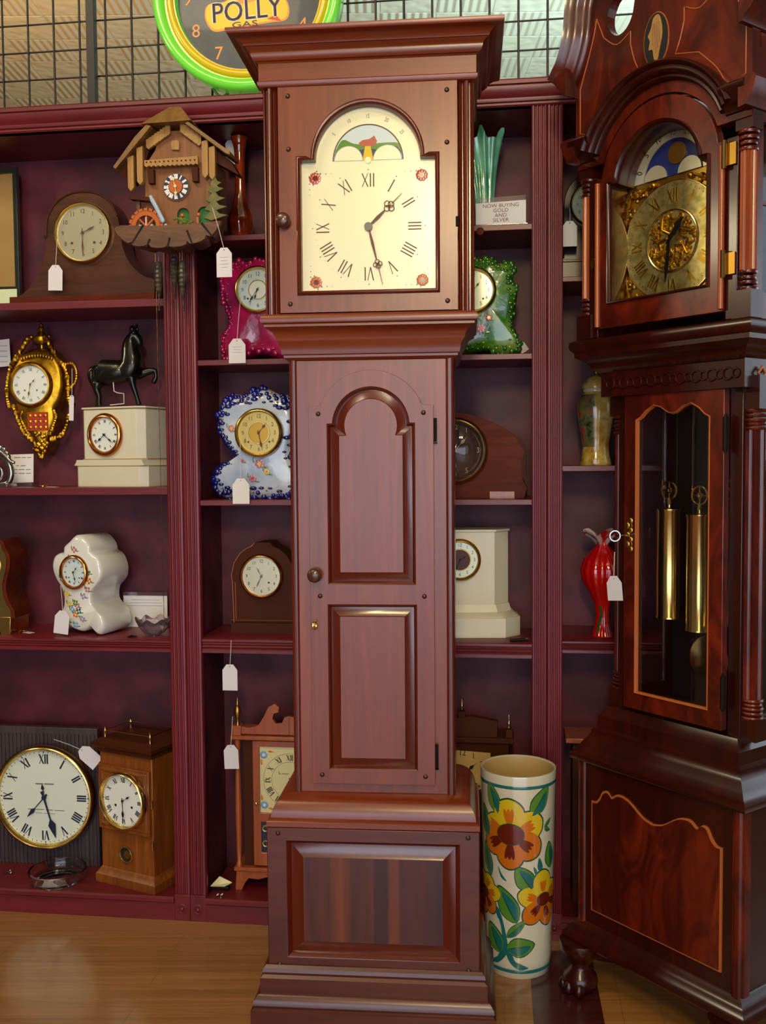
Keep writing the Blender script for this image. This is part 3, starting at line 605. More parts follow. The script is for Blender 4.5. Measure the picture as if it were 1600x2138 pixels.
# cornice
pf = [(.0, 2.086), (.006, 2.088), (.009, 2.092), (.010, 2.098), (.007, 2.101), (.007, 2.137), (.010, 2.140), (.014, 2.141), (.018, 2.145), (.021, 2.152), (.021, 2.156), (.024, 2.162), (.029, 2.167), (.031, 2.170), (.034, 2.171), (.036, 2.178), (.042, 2.187), (.050, 2.193), (.062, 2.195), (.064, 2.198), (.0655, 2.204), (.0655, 2.211), (.060, 2.214)]
pf = [(d, z if z < 2.157 else 2.157 + (z - 2.157) * .66) for d, z in pf]
link('cornice', G().sweep(pf, .228, -.032, .235, cv), r, smooth=30)
# ============================================================ RIGHT-HAND LONGCASE CLOCK
r = thing('longcase_clock', 'dark flame mahogany tall clock on the right with swan-neck top and brass weights', 'grandfather clock', RC, .255, 0, 0, group='tall longcase clocks')
mh, fl = M['maho'], M['flame']; DB = .30
# feet
for sx in (-1, 1):
    for yb in (0, 1):
        cx_, cy_ = sx * .215, -.005 if yb == 0 else .27
        g = G().lathe([(0, FL), (.018, FL), (.036, FL + .012), (.044, FL + .03), (.040, FL + .046), (.026, FL + .060), (.022, FL + .07), (.038, FL + .09), (.052, FL + .115), (.05, FL + .13), (0, FL + .131)], mh, (cx_, cy_, 0), 'z', 20)
        if yb == 0:
            for t in (-1, 0, 1): g.ball((cx_ + .026 * t, cy_ - .036 + .008 * abs(t), FL + .02), (.012, .016, .018), mh, 10)
        link('foot', g, r, smooth=60)
# base
link('base_moulding', G().sweep([(-.02, .095), (.022, .097), (.026, .104), (.024, .114), (.018, .120), (.014, .130), (.006, .138), (0, .146), (-.004, .15)], .232, .0, DB, mh), r, smooth=35)
link('apron', G().prism([(-.225, .07), (-.15, .075), (-.1, .09), (0, .092), (.1, .09), (.15, .075), (.225, .07), (.225, .1), (-.225, .1)], -.012, .004, mh), r)
link('base_case', G().box(-.225, .225, .003, DB, .10, .56, mh), r)
for sx in (-1, 1):
    pl = [(.205, .012), (.205, .004)] + [(.2175 + .0145 * math.cos(R_(a)), .010 + .013 * math.sin(R_(a))) for a in range(200, 361, 20)] + [(.232, .03), (.225, .03)]
    link('quarter_column', G().prism([(sx * p[0], p[1]) for p in pl], .145, .545, fl, axis='z'), r, smooth=60)
top = [(-.183, .455), (-.17, .456), (-.158, .468), (-.148, .486), (-.135, .490), (-.124, .480), (-.116, .483), (-.10, .492), (-.07, .486), (-.03, .460), (0, .452)]
top = curve(top, 3); out = [(-.183, .185)] + [(.183, .185)] + [(-x, z) for x, z in top] + [p for p in reversed(top)][1:]
g = G().prism(out, -.0015, .004, M['inlay']); link('inlay_stringing', g, r, smooth=0)
mxz = .33; ins = [(p[0] * .974, mxz + (p[1] - mxz) * .974) for p in out]
link('flame_panel', G().prism(ins, -.0032, .004, fl), r, smooth=0)
link('base_top_moulding', G().sweep([(-.02, .545), (.010, .547), (.014, .553), (.014, .562), (.008, .566), (.002, .572), (-.006, .585), (-.016, .60), (-.024, .612), (-.024, .622), (-.034, .628), (-.036, .655), (-.042, .662), (-.05, .68)], .232, .0, DB, mh), r, smooth=35)
# trunk (open cabinet)
tx, tw, ty, tb = .012, .176, .055, .28
g = G().box(tx - tw, tx + tw, tb - .012, tb, .66, 1.46, M['felt']); link('trunk_back', g, r, smooth=0)
link('trunk_floor', G().box(tx - tw, tx + tw, ty + .012, tb - .012, .66, .675, mh), r, smooth=0)
for sx in (-1, 1):
    g = G().prism([(ty + .02, .675), (tb - .012, .675), (tb - .012, 1.46), (ty + .02, 1.46)], tx + sx * tw - .006, tx + sx * tw + .006, mh, [[(ty + .05, .72), (tb - .04, .72), (tb - .04, 1.40), (ty + .05, 1.40)]], axis='x')
    sd = link('trunk_side', g, r, smooth=0); link('side_glass', G().box(tx + sx * tw - .0015, tx + sx * tw + .0015, ty + .05, tb - .04, .72, 1.40, M['glass']), sd, smooth=0)
    # fluted column at the front corner
    cx_, cy_ = tx + sx * .178, ty + .034; g = G(); n = 48; secs = []
    for zz in (.76, 1.34): secs.append([(cx_ + (.0185 + .0022 * math.cos(i * 12 * 2 * PI / n)) * math.cos(2 * PI * i / n), cy_ + (.0185 + .0022 * math.cos(i * 12 * 2 * PI / n)) * math.sin(2 * PI * i / n), zz) for i in range(n)])
    g.loft(secs, fl)
    for zb, s_ in ((.76, -1), (1.34, 1)):
        for k, (h0, rr) in enumerate(((0, .022), (.009, .020), (.017, .0225), (.027, .0215), (.037, .023))): g.ring((cx_, cy_, 0), .0, .001, fl, 4, 4); g.lathe([(0, zb + s_ * h0 - .004), (rr, zb + s_ * h0 - .0035), (rr + .0018, zb + s_ * h0), (rr, zb + s_ * h0 + .0035), (0, zb + s_ * h0 + .004)], fl, (cx_, cy_, 0), 'z', 24)
    g.box(cx_ - .024, cx_ + .024, cy_ - .022, cy_ + .022, .675, .722, mh); g.box(cx_ - .024, cx_ + .024, cy_ - .022, cy_ + .022, 1.38, 1.45, mh)
    link('fluted_column', g, r, smooth=50)
for sx in (-1, 1): link('door_post', G().box(tx + sx * .152 - .016, tx + sx * .152 + .016, ty + .006, ty + .03, .675, 1.455, mh), r, bevel=.002)
gl = [(-.098, .732), (.098, .732), (.098, 1.365), (.085, 1.372), (.07, 1.386), (.05, 1.397), (.03, 1.392), (.012, 1.380), (0, 1.377), (-.012, 1.380), (-.03, 1.392), (-.05, 1.397), (-.07, 1.386), (-.085, 1.372), (-.098, 1.365)]
gl = [(x + tx, z) for x, z in gl]
dr = link('trunk_door', G().prism([(tx - .136, .690), (tx + .136, .690), (tx + .136, 1.432), (tx - .136, 1.432)], ty - .014, ty + .006, fl, [gl]), r, bevel=.003)
g = G(); sc_ = lambda d: [(tx + (x - tx) * (1 - d), 1.06 + (z - 1.06) * (1 - d * .35)) for x, z in gl]
g.loft([[(p[0], y, p[1]) for p in sc_(d)] for d, y in ((-.03, ty - .014), (-.02, ty - .017), (0, ty - .014), (.01, ty - .006))], M['inlay'], False, False); link('door_moulding', g, dr, smooth=60)
link('door_glass', G().prism(gl, ty - .004, ty - .001, M['glass']), dr, smooth=0)
for z in (1.33, .775): link('hinge', G().tube([(tx + .139, ty - .013, z - .035), (tx + .139, ty - .013, z + .035)], .006, M['hardware']).tube([(tx + .139, ty - .013, z - .041), (tx + .139, ty - .013, z + .041)], .0035, M['hardware']), dr)
g = G(); ex, ez, ey = tx - .119, 1.10, ty - .016
for k in range(-3, 4): g.ball((ex + (.005 if k % 2 else -.004), ey, ez + k * .011), (.007, .003, .008), M['oldbrass'], 8)
g.ring((ex, ey, ez + .022), .009, .002, M['oldbrass'], 16, 6); g.ring((ex, ey, ez - .022), .009, .002, M['oldbrass'], 16, 6); link('escutcheon', g, dr)
g = G().tube([(ex, ey, ez), (ex, ey - .04, ez)], .0026, M['silverm']); g.ring((0, 0, 0), .012, .0026, M['silverm'], 18, 6, T=Matrix.Translation((ex, ey - .048, ez)) @ Matrix.Rotation(R_(55), 4, 'Z')); link('key', g, dr)
# weights, cables, pendulum
for k, x in enumerate((-.082, .004, .088)):
    z0, z1 = (.895, 1.160) if k == 0 else ((.875, 1.150) if k == 1 else (.90, 1.165)); yy = .155
    g = G().lathe([(0, z0), (.024, z0), (.0305, z0 + .002), (.0305, z0 + .006), (.0292, z0 + .008), (.0292, z1 - .008), (.0305, z1 - .006), (.0305, z1 - .002), (.024, z1), (.004, z1 + .001), (.004, z1 + .018), (0, z1 + .018)], M['brass'], (x, yy, 0), 'z', 40)
    w = link('weight', g, r, smooth=40)
    g = G().ring((x, yy, z1 + .042), .021, .0028, M['brass'], 32, 8); g.ring((x, yy, z1 + .042), .005, .003, M['brass'], 16, 6)
    for a in range(4): g.tube([(x, yy, z1 + .042), (x + .021 * math.cos(a * PI / 2), yy, z1 + .042 + .021 * math.sin(a * PI / 2))], .0018, M['brass'])
    g.tube([(x, yy, z1 + .008), (x, yy, z1 + .024)], .005, M['brass']); link('pulley', g, w)
    g = G(); [g.tube([(x + s * .021, yy, z1 + .042), (x + s * .021, yy, 1.50)], .0012, M['brass'], 6) for s in (-1, 1)]; link('cable', g, w)
g = G().tube([(-.012, .215, .80), (-.012, .215, 1.5)], .003, M['brass']); g.lathe([(0, -.006), (.05, -.003), (.055, 0), (.05, .003), (0, .006)], M['brass'], (-.012, .215, .80), 'y', 40); link('pendulum', g, r)
# frieze below the hood
g = G().box(-.19, .20, .035, DB - .02, 1.425, 1.50, mh)
for k in range(9): x = -.16 + .04 * k; g.ring((x, .033, 1.455), .012, .0022, mh, 16, 6); g.ring((x + .02, .033, 1.455), .009, .002, mh, 14, 6)
link('fretwork_frieze', g, r)
g = G()
for k in range(4):
    T = Matrix.Translation((.207, .085 + .045 * k, 1.455)) @ Matrix.Rotation(R_(90), 4, 'Z'); g.ring((0, 0, 0), .013, .003, M['inlay'], 4, 6, T=T); g.ring((.0225, 0, 0), .008, .002, M['inlay'], 4, 6, T=T)
link('side_fretwork', g, r)
link('hood_base_moulding', G().sweep([(-.05, 1.452), (-.044, 1.470), (-.036, 1.482), (-.022, 1.492), (-.02, 1.50), (-.008, 1.512), (.006, 1.520), (.006, 1.53), (.014, 1.538), (.016, 1.548), (.014, 1.556), (.008, 1.560), (-.004, 1.562), (-.02, 1.563)], .232, .0, DB, mh), r, smooth=35)
# hood
hy = .0; W_ = .232
for sx in (-1, 1):
    g = G().prism([(.045, 1.56), (DB - .01, 1.56), (DB - .01, 2.0), (.045, 2.0)], sx * .205 - .006, sx * .205 + .006, fl, [[(.075, 1.62), (DB - .05, 1.62), (DB - .05, 1.95), (.075, 1.95)]], axis='x')
    hs = link('hood_side', g, r, smooth=0); link('side_window', G().box(sx * .205 - .0015, sx * .205 + .0015, .07, DB - .045, 1.615, 1.955, M['glass']), hs, smooth=0)
    link('glazing_bar', G().box(sx * .205 - .004, sx * .205 + .004, .07, DB - .045, 1.80, 1.808, M['flame']), hs, smooth=0)
    cx_, cy_ = sx * .214, .020; g = G(); n = 48; secs = []
    for zz in (1.655, 1.90): secs.append([(cx_ + (.0155 + .0018 * math.cos(i * 12 * 2 * PI / n)) * math.cos(2 * PI * i / n), cy_ + (.0155 + .0018 * math.cos(i * 12 * 2 * PI / n)) * math.sin(2 * PI * i / n), zz) for i in range(n)])
    g.loft(secs, M['pine_r'] if sx < 0 else M['pine_r'])
    for zb, s_ in ((1.655, -1), (1.90, 1)):
        for h0, rr in ((0, .0185), (.012, .0165), (.022, .019), (.034, .020)): g.lathe([(0, zb + s_ * h0 - .004), (rr, zb + s_ * h0 - .0035), (rr + .0015, zb + s_ * h0), (rr, zb + s_ * h0 + .0035), (0, zb + s_ * h0 + .004)], fl, (cx_, cy_, 0), 'z', 24)
    g.box(cx_ - .022, cx_ + .022, cy_ - .020, cy_ + .022, 1.562, 1.618, mh); g.box(cx_ - .02, cx_ + .02, cy_ - .016, cy_ + .02, 1.938, 1.985, mh)
    link('hood_column', g, r, smooth=50)
link('hood_back', G().box(-.20, .20, DB - .012, DB, 1.56, 2.1, M['felt']), r, smooth=0)
link('hood_floor', G().box(-.199, .199, .06, DB - .012, 1.556, 1.566, mh), r, smooth=0)
# hood door with arched opening
co = lambda w, zb, zs, Rr, zc, n=26: [(-w, zb), (w, zb), (w, zs)] + arc(0, zc, Rr, math.degrees(math.asin(max(min((zs - zc) / Rr, 1), 0))), 180 - math.degrees(math.asin(max(min((zs - zc) / Rr, 1), 0))), n) + [(-w, zs)]
op = co(.132, 1.640, 1.905, .112, 1.895)
hd = link('hood_door', G().prism(co(.170, 1.580, 1.925, .158, 1.905), hy - .002, hy + .022, fl, [op]), r, bevel=.002)
g = G(); g.loft([[(x * (1 - d), y, 1.78 + (z - 1.78) * (1 - d)) for x, z in op] for d, y in ((-.035, -.002), (-.03, -.009), (0, -.006), (.015, .004), (.03, .020), (.035, .052))], mh, False, False); link('door_moulding', g, hd, smooth=50)
for sx in (-1, 1): link('door_edge_bead', G().tube([(sx * .168, -.004, 1.585), (sx * .168, -.004, 1.915)], .006, M['pine_r'], 12), hd)
for z in (1.675, 1.895):
    g = G().tube([(.176, -.008, z - .028), (.176, -.008, z + .028)], .005, M['brass']); g.box(.178, .200, -.003, .001, z - .022, z + .022, M['oldbrass']); link('hinge', g, hd)
link('keyhole_plate', G().prism([(.006 * math.cos(a * PI / 8) - .182, 1.735 + .013 * math.sin(a * PI / 8)) for a in range(16)], -.006, .002, M['brass']), r)
for sx in (-1, 1): link('door_pillar', G().box(sx * .187 - .014, sx * .187 + .014, .004, .03, 1.562, 1.93, mh), r, bevel=.002)
# dial
yd = .056; zc = 1.762; o = co(.134, 1.632, 1.902, .114, 1.895)
dl = link('dial_plate', G().prism(o, yd, yd + .004, M['oldbrass']), r, smooth=0)
cz_ = zc; g = G().disc((0, yd - .003, cz_), .131, M['greydial'], .003, 64); g.ring((0, yd - .003, cz_), .131, .0016, M['brass'], 64, 6); g.ring((0, yd - .004, cz_), .068, .003, M['brass'], 48, 8)
d2 = link('chapter_ring', g, dl); g = G(); roman(g, 0, cz_, yd - .0036, .099, .030, M['gold'], thin=.08, thick=.13, wid=.75)
for k in range(60):
    a = 2 * PI * k / 60; g.prism(rot2([(-.0004, -.002), (.0004, -.002), (.0004, .002), (-.0004, .002)], 0, cz_, a, .121 * math.sin(a), .121 * math.cos(a)), yd - .0036, yd - .003, M['ink'])
link('numerals', g, d2, smooth=0)
random.seed(3); g = G()
for k in range(170):
    a = random.uniform(0, 2 * PI); rr = .062 * math.sqrt(random.uniform(.15, 1)); g.ball((rr * math.cos(a), yd - .004, cz_ + rr * math.sin(a)), (random.uniform(.003, .007), .004, random.uniform(.003, .007)), M['gold'], 7)
for k in range(7):
    a = 2 * PI * k / 7; g.tube([(.015 * math.cos(a), yd - .006, cz_ + .015 * math.sin(a)), (.035 * math.cos(a + .5), yd - .008, cz_ + .035 * math.sin(a + .5)), (.056 * math.cos(a + .2), yd - .006, cz_ + .056 * math.sin(a + .2))], .003, M['gold'])
link('pierced_centre', g, dl)
for sx in (-1, 1):
    for sz in (-1, 1):
        g = G(); random.seed(5)
        for k in range(70):
            u, v = random.random(), random.random(); x = sx * (.130 - .058 * u * (1 if random.random() < .5 else .25)); z = cz_ + sz * (.128 - .058 * v * (1 if random.random() < .5 else .25))
            if math.hypot(x, z - cz_) > .136: g.ball((x, yd - .003, z), (random.uniform(.003, .0065), .004, random.uniform(.003, .0065)), M['gold'], 7)
        g.ball((sx * .05, yd - .005, cz_ + sz * .131), .007, M['gold'], 10); g.tube([(sx * .06, yd - .004, cz_ + sz * .131), (sx * .10, yd - .004, cz_ + sz * .110), (sx * .118, yd - .004, cz_ + sz * .118), (sx * .131, yd - .004, cz_ + sz * .06)], .003, M['gold'])
        link('corner_spandrel', g, dl)
for nm, an, L_, wd in (('hour_hand', 40, .058, .006), ('minute_hand', 186, .092, .0045)):
    link(nm, G().prism(rot2([(-wd * .5, -.01), (-wd, L_ * .5), (-wd * 1.3, L_ * .65), (0, L_), (wd * 1.3, L_ * .65), (wd, L_ * .5), (wd * .5, -.01)], 0, cz_, R_(an)), yd - .015, yd - .0135, M['hardware']), r, smooth=0)
link('handle_bar', G().box(-.143, -.133, yd - .012, yd - .002, 1.70, 1.775, M['brass']), dl, bevel=.001)
g = G(); mz = 1.905
g.prism(arc(0, mz, .078, 0, 180, 30), yd - .002, yd, mat('moon_blue', '16245e', .4, coat=.5)); g.prism(arc(0, mz, .110, 0, 180, 36) + arc(0, mz, .080, 180, 0, 36), yd - .003, yd, M['silverdial'])
for k, t in ((-75, '0'), (-50, '5'), (-25, '10'), (0, '15'), (25, '20'), (50, '25'), (75, '29')): g.text(t, .022, M['gold'] if abs(k) < 30 else M['ink'], (.094 * math.sin(R_(k)), yd - .0038, mz + .094 * math.cos(R_(k))), sx=.8, rot=-R_(k))
for sx in (-1, 1): g.prism([(sx * .046 + p[0], p[1]) for p in arc(0, mz, .031, 0, 180, 20)], yd - .005, yd - .003, M['silverdial'])
g.disc((.012, yd - .0045, mz + .046), .024, M['oldbrass'], .002, 28); link('moon_dial', g, dl, smooth=0)
# arched frieze over the door and straight cornices
g = G(); hz = 1.925
fr = [(-W_, 1.925), (-.163, 1.925)] + arc(0, 1.905, .160, 172, 8, 40) + [(.163, 1.925), (W_, 1.925), (W_, 2.035), (-W_, 2.035)]
fr = [(-W_, 1.96), (-.155, 1.96)] + arc(0, 1.905, .163, 160, 20, 36) + [(.155, 1.96), (W_, 1.96), (W_, 2.10), (-W_, 2.10)]
g.prism(fr, .0, .03, fl); link('arched_frieze', g, r, smooth=0)
g = G()
def arcmould(g, zc, prof, m, a0=18, a1=162, n=40): # prof: (radius, y)
    secs = [[(R0 * math.cos(R_(a0 + (a1 - a0) * i / n)), y, zc + R0 * math.sin(R_(a0 + (a1 - a0) * i / n))) for R0, y in prof] for i in range(n + 1)]
    g.loft(secs, m)
arcmould(g, 1.915, [(.176, .0), (.178, -.010), (.182, -.014), (.187, -.013), (.190, -.022), (.196, -.026), (.203, -.025), (.206, -.032), (.211, -.034), (.216, -.030), (.217, 0)], mh, 22, 158)
for sx in (-1, 1):
    pf = [(.0, 1.972), (-.006, 1.974), (-.008, 1.982), (-.014, 1.988), (-.022, 1.996), (-.025, 2.006), (-.032, 2.012), (-.034, 2.022), (-.028, 2.028), (.0, 2.03)]
    g.prism(pf, .176 * sx, .236 * sx, mh, axis='x')
link('arch_moulding', g, r, smooth=50)
g = G()
for sx in (-1, 1):
    pf = [(sx * (W_ - .01), 1.972), (sx * (W_ + .008), 1.974), (sx * (W_ + .016), 1.99), (sx * (W_ + .026), 2.006), (sx * (W_ + .030), 2.022), (sx * (W_ + .024), 2.03), (sx * (W_ - .01), 2.03)]
    g.prism(pf, -.03, DB - .01, M['flame']); g.box(sx * (W_ - .012), sx * W_, .03, DB - .01, 1.955, 2.42 if sx > 0 else 2.12, fl)
link('side_cornice', g, r, smooth=30)
# swan neck pediment
half = curve([(-.236, 2.14), (-.226, 2.165), (-.205, 2.215), (-.192, 2.27), (-.184, 2.33), (-.165, 2.375), (-.135, 2.395), (-.105, 2.385), (-.09, 2.355), (-.10, 2.33), (-.125, 2.315), (-.140, 2.285), (-.136, 2.255), (-.112, 2.232), (-.086, 2.238), (-.068, 2.262), (-.060, 2.30), (-.050, 2.34)], 4)
ped = [(-.236, 2.02)] + half + [(-.035, 2.36), (.035, 2.36)] + [(-x, z) for x, z in reversed(half)] + [(.236, 2.02)]
low = arc(0, 1.915, .20, 32, 148, 26); ped = ped + [p for p in low]
g = G().prism(ped, -.004, .022, fl); link('pediment_board', g, r, smooth=0)
g = G()
for sx in (-1, 1):
    ins = curve([(-.222, 2.045), (-.222, 2.14), (-.190, 2.215), (-.172, 2.275)], 4) if 0 else [(-.222, 2.043), (-.222, 2.145)] + curve([(-.212, 2.17), (-.192, 2.22), (-.178, 2.262), (-.172, 2.29)], 4) + curve([(-.150, 2.24), (-.112, 2.212), (-.072, 2.228)], 4) + curve([(-.072, 2.20), (-.062, 2.165), (-.050, 2.138)], 3) + curve([(-.11, 2.122), (-.155, 2.075), (-.18, 2.03)], 4)
    g.tube([(sx * x, -.0045, z) for x, z in ins], .0013, M['inlay'], 5, closed=True)
link('inlay_stringing', g, r)
g = G(); ez_ = 2.185; ov = lambda rx, rz: [(rx * math.cos(2 * PI * i / 32), ez_ + rz * math.sin(2 * PI * i / 32)) for i in range(32)]
g.prism(ov(.034, .058), -.006, 0, M['inlay']); g.prism(ov(.032, .056), -.007, 0, M['felt'])
sh = curve([(-.006, .046), (.008, .05), (.016, .03), (.018, .005), (.012, -.02), (.005, -.046), (-.004, -.04), (-.008, -.02), (-.018, -.018), (-.015, .0), (-.02, .012), (-.012, .026)], 3, True)
g.prism([(x, z + ez_) for x, z in sh], -.0085, -.006, M['chalet_l'])
for k in range(5): g.tube([(-.008 + .005 * k, -.009, ez_ - .03 + .01 * abs(k - 2)), (-.006 + .004 * k, -.009, ez_ + .035)], .0009, M['chalet'], 5)
link('shell_medallion', g, r, smooth=0)
for sx in (-1, 1):
    cc = curve([(-.268, 2.165), (-.255, 2.18), (-.236, 2.205), (-.215, 2.26), (-.206, 2.33), (-.182, 2.39), (-.14, 2.415), (-.10, 2.40)], 6); secs = []
    for i, p in enumerate(cc):
        a, b = cc[max(i - 1, 0)], cc[min(i + 1, len(cc) - 1)]; t = Vector((b[0] - a[0], b[1] - a[1])).normalized(); nx, nz = t.y, -t.x
        prof = [(-.022, -.05), (-.016, -.056), (-.010, -.050), (-.006, -.044), (.002, -.040), (.008, -.034), (.012, -.026), (.018, -.020), (.024, -.018), (.030, -.008), (.030, .022), (-.022, .022)]
        secs.append([(sx * (p[0] + nx * u), v, p[1] + nz * u) for u, v in prof])
    link('swan_neck_moulding', G().loft(secs, fl), r, smooth=50)
    g = G(); pf = [(0, 2.128), (-.008, 2.13), (-.014, 2.142), (-.026, 2.150), (-.034, 2.162), (-.048, 2.172), (-.052, 2.182), (-.048, 2.188), (0, 2.19)]
    g.prism([(sx * (W_ - .0) - sx * a, b) for a, b in pf], -.045, DB - .02, fl); link('side_moulding', g, r, smooth=30)
    link('rosette', G().lathe([(0, -.02), (.012, -.016), (.022, -.018), (.026, -.004), (.026, .0)], M['inlay'], (sx * .135, -.004, 2.355), 'y', 24), r)
# ============================================================ THINGS ON AND AROUND THE SHELVES
def px_thing(name, label, cat, px, py, yp, z=None, rot=0, group=None):
    x, zz, s = B.spot(px, py, yp); r = thing(name, label, cat, B, x, yp, zz if z is None else z, rot, group)
    dz = 0 if z is None else zz - z
    q = lambda pts, f=1: [((a - px) * s * f, 0 if (z is not None and b >= py - 4) else (py - b) * s + dz) for a, b in pts]
    return r, s, q
S1, S2, S3, S4 = 1.733, 1.2085, .776, .04
# ---- left bookcase, top shelf
r, s, q = px_thing('picture_frame', 'black-green framed sepia picture cut off by the left edge, on the top left shelf', 'picture', 10, 612, .19, S1, rot=2)
fo_ = q([(-70, 612), (46, 610), (46, 357), (-70, 361)]); fi_ = q([(-60, 600), (37, 600), (37, 367), (-60, 371)])
link('frame', G().prism(fo_, -.012, .006, M['frameg'], [fi_]), r, bevel=.0015)
link('picture', G().prism(fi_, -.002, .002, M['photo']), r, smooth=0); r.rotation_euler.x = 0
r, s, q = px_thing('paper_card', 'small off-white card lying against the bottom of the sepia picture frame', 'card', 15, 630, .13, S1)
solo_ = link('card_sheet', G().prism(q([(-20, 630), (37, 629), (37, 604), (-20, 604)]), 0, .001, M['enamel_g']), r, smooth=0)
# tambour mantel clock
r, s, q = px_thing('mantel_clock', 'dark tambour mantel clock with round silvered dial, beside the picture frame', 'clock', 172, 630, .09, S1)
hump = q([(24, 618), (40, 612), (60, 596), (80, 570), (93, 535), (98, 495), (102, 455), (122, 425), (150, 409), (180, 405), (210, 410), (238, 428), (254, 458), (260, 500), (268, 535), (286, 564), (310, 583), (330, 590), (330, 618)])
hump = curve(hump, 3); link('case_body', G().prism(hump, -.005, .085, M['walnut']), r, bevel=.002)
g = G().prism(q([(18, 632), (334, 632), (334, 618), (18, 618)]), -.02, .095, M['walnut_r']); link('base', g, r, bevel=.002)
link('arched_bead', G().tube([(x, -.006, z) for x, z in curve(q([(98, 495), (102, 455), (122, 425), (150, 409), (180, 405), (210, 410), (238, 428), (254, 458)]), 4)], .003, M['mus']), r)
c = q([(180, 490)])[0]; dial(r, c[0], -.010, c[1], 58 * s, M['silverdial'], M['ink_br'], 'arabic', .76, .17, (M['brass'], .007, .012), 65, 180, style='leaf', hl=(.5, .75), holes=[(-.42, -.35), (.42, -.35)], ticks=False)
link('side_hook', G().prism(q([(92, 490), (104, 497), (101, 500), (95, 499)]), -.004, .004, M['hardware']), r)
tagm('blank white price tag hanging from the dark tambour mantel clock dial', 116, 556, (121, 500), B, .062, 31, 50, tilt=2)
# cuckoo clock
XR, ZR, s = B.spot(367, 380, -.10); r = thing('cuckoo_clock', 'carved chalet cuckoo clock with water wheel hanging before the left bookcase', 'cuckoo clock', B, XR, -.10, ZR)
q = lambda pts, f=1: [((a - 367) * s * f, (380 - b) * s) for a, b in pts]
link('house_body', G().prism(q([(300, 470), (300, 345), (322, 315), (338, 275), (412, 275), (430, 315), (456, 345), (456, 470)]), 0, .085, M['chalet'], [q(arc(382, 447, 13, 360, 180, 10) + [(369, 466), (395, 466)]), q(arc(427, 447, 14, 360, 180, 10) + [(413, 466), (441, 466)])]), r, bevel=.001)
for cx_, w_ in ((382, 13), (427, 14)): link('green_alcove', G().prism(q(arc(cx_, 447, w_, 360, 180, 10) + [(cx_ - w_, 466), (cx_ + w_, 466)]), .012, .014, M['greenp']), r, smooth=0)
for poly, nm in (([(242, 351), (247, 356), (326, 272), (316, 268), (290, 292)], 'a'), ([(404, 266), (398, 270), (482, 334), (492, 338), (492, 331)], 'b')):
    link('roof_slope', G().prism(q(poly), -.035, .05, M['roofw']), r, bevel=.001)
link('roof_underside', G().prism(q([(243, 356), (270, 376), (300, 345), (320, 282)]), .0, .045, M['mus']), r); link('roof_underside', G().prism(q([(440, 306), (456, 345), (503, 372), (484, 340)]), .0, .045, M['mus']), r)
top = [(306, 267), (330, 243), (356, 226), (380, 226), (404, 250), (412, 266)]
g = G(); P0 = q([(306, 268), (412, 266), (380, 226), (356, 226)]); g.loft([[(P0[0][0], -.04, P0[0][1]), (P0[1][0], -.04, P0[1][1]), (P0[2][0], .0, P0[2][1]), (P0[3][0], .0, P0[3][1])], [(P0[0][0], .05, P0[0][1]), (P0[1][0], .05, P0[1][1]), (P0[2][0], .02, P0[2][1]), (P0[3][0], .02, P0[3][1])]], M['roofw'])
link('roof_cap', g, r, smooth=0)
g = G()
for k in range(8):
    t = k / 7; ax, az = 313 + 42 * t, 305 - 26 * t; bx, bz = 421 - 34 * t, 303 - 26 * t
    for X, Z in ((ax, az), (bx, bz)): g.prism(q([(X - 5, Z - 12), (X + 5, Z - 14), (X + 5, Z + 4), (X, Z + 8), (X - 5, Z + 4)]), -.012 - .0008 * (k % 2), -.002, M['chalet_l'])
link('gable_trim', g, r)
for X, zt, zb in ((276, 330, 392), (296, 312, 380), (436, 305, 372), (451, 318, 376)): link('timber_board', G().prism(q([(X - 6.5, zt), (X + 6.5, zt - 4), (X + 6.5, zb), (X, zb + 8), (X - 6.5, zb)]), -.022, -.004, M['chalet_l']), r, bevel=.001)
g = G().prism(q([(306, 338), (421, 334), (421, 348)] + [(421 - 115 * k / 23, 352 - (3 if k % 2 else 0)) for k in range(24)]), -.022, -.012, M['chalet_l'])
for k in range(12): X = 311 + 9.4 * k; g.disc((q([(X, 342)])[0][0], -.0232, q([(X, 342)])[0][1]), .0022, M['mus'], .0015, 8)
link('balcony', g, r)
for X in (318, 413): link('balcony_bracket', G().prism(q([(X - 8, 354), (X + 6, 354), (X + 6, 384), (X - 6, 384)]), -.016, 0, M['mus']), r, bevel=.001)
link('cuckoo_door', G().prism(q([(359, 300), (363, 296), (375, 296), (378, 300), (377, 316), (361, 315)]), -.006, 0, M['chalet_l']), r, bevel=.001)
c = q([(369, 391)])[0]; R0 = 29 * s
g = G().disc((c[0], -.004, c[1]), R0, M['chalet'], .004, 40).disc((c[0], -.0065, c[1]), R0 * .93, M['ink_b'], .0026, 40).disc((c[0], -.009, c[1]), R0 * .50, M['orangep'], .0026, 32); d = link('dial', g, r, smooth=0)
g = G(); roman(g, c[0], c[1], -.0072, R0 * .72, R0 * .34, M['white'], thin=.16, thick=.26, wid=.62); link('numerals', g, d, smooth=0)
hand(r, 'hour_hand', c[0], -.011, c[1], 178, R0 * .75, 'spade', M['creamdial2'], 1.5); hand(r, 'minute_hand', c[0], -.013, c[1], 346, R0 * .85, 'spade', M['creamdial2'], 1.5)
leaf = curve([(247, 481), (252, 494), (264, 506), (276, 513), (283, 511), (286, 518), (302, 521), (316, 519), (321, 515), (326, 523), (345, 526), (361, 523), (364, 514), (368, 524), (390, 524), (404, 520), (407, 512), (413, 519), (434, 516), (446, 509), (449, 502), (458, 505), (470, 494), (480, 474), (440, 477), (380, 479), (310, 478), (262, 475)], 2, True)
g = G(); lo_ = q(leaf); cx_ = sum(p[0] for p in lo_) / len(lo_); cz_ = sum(p[1] for p in lo_) / len(lo_)
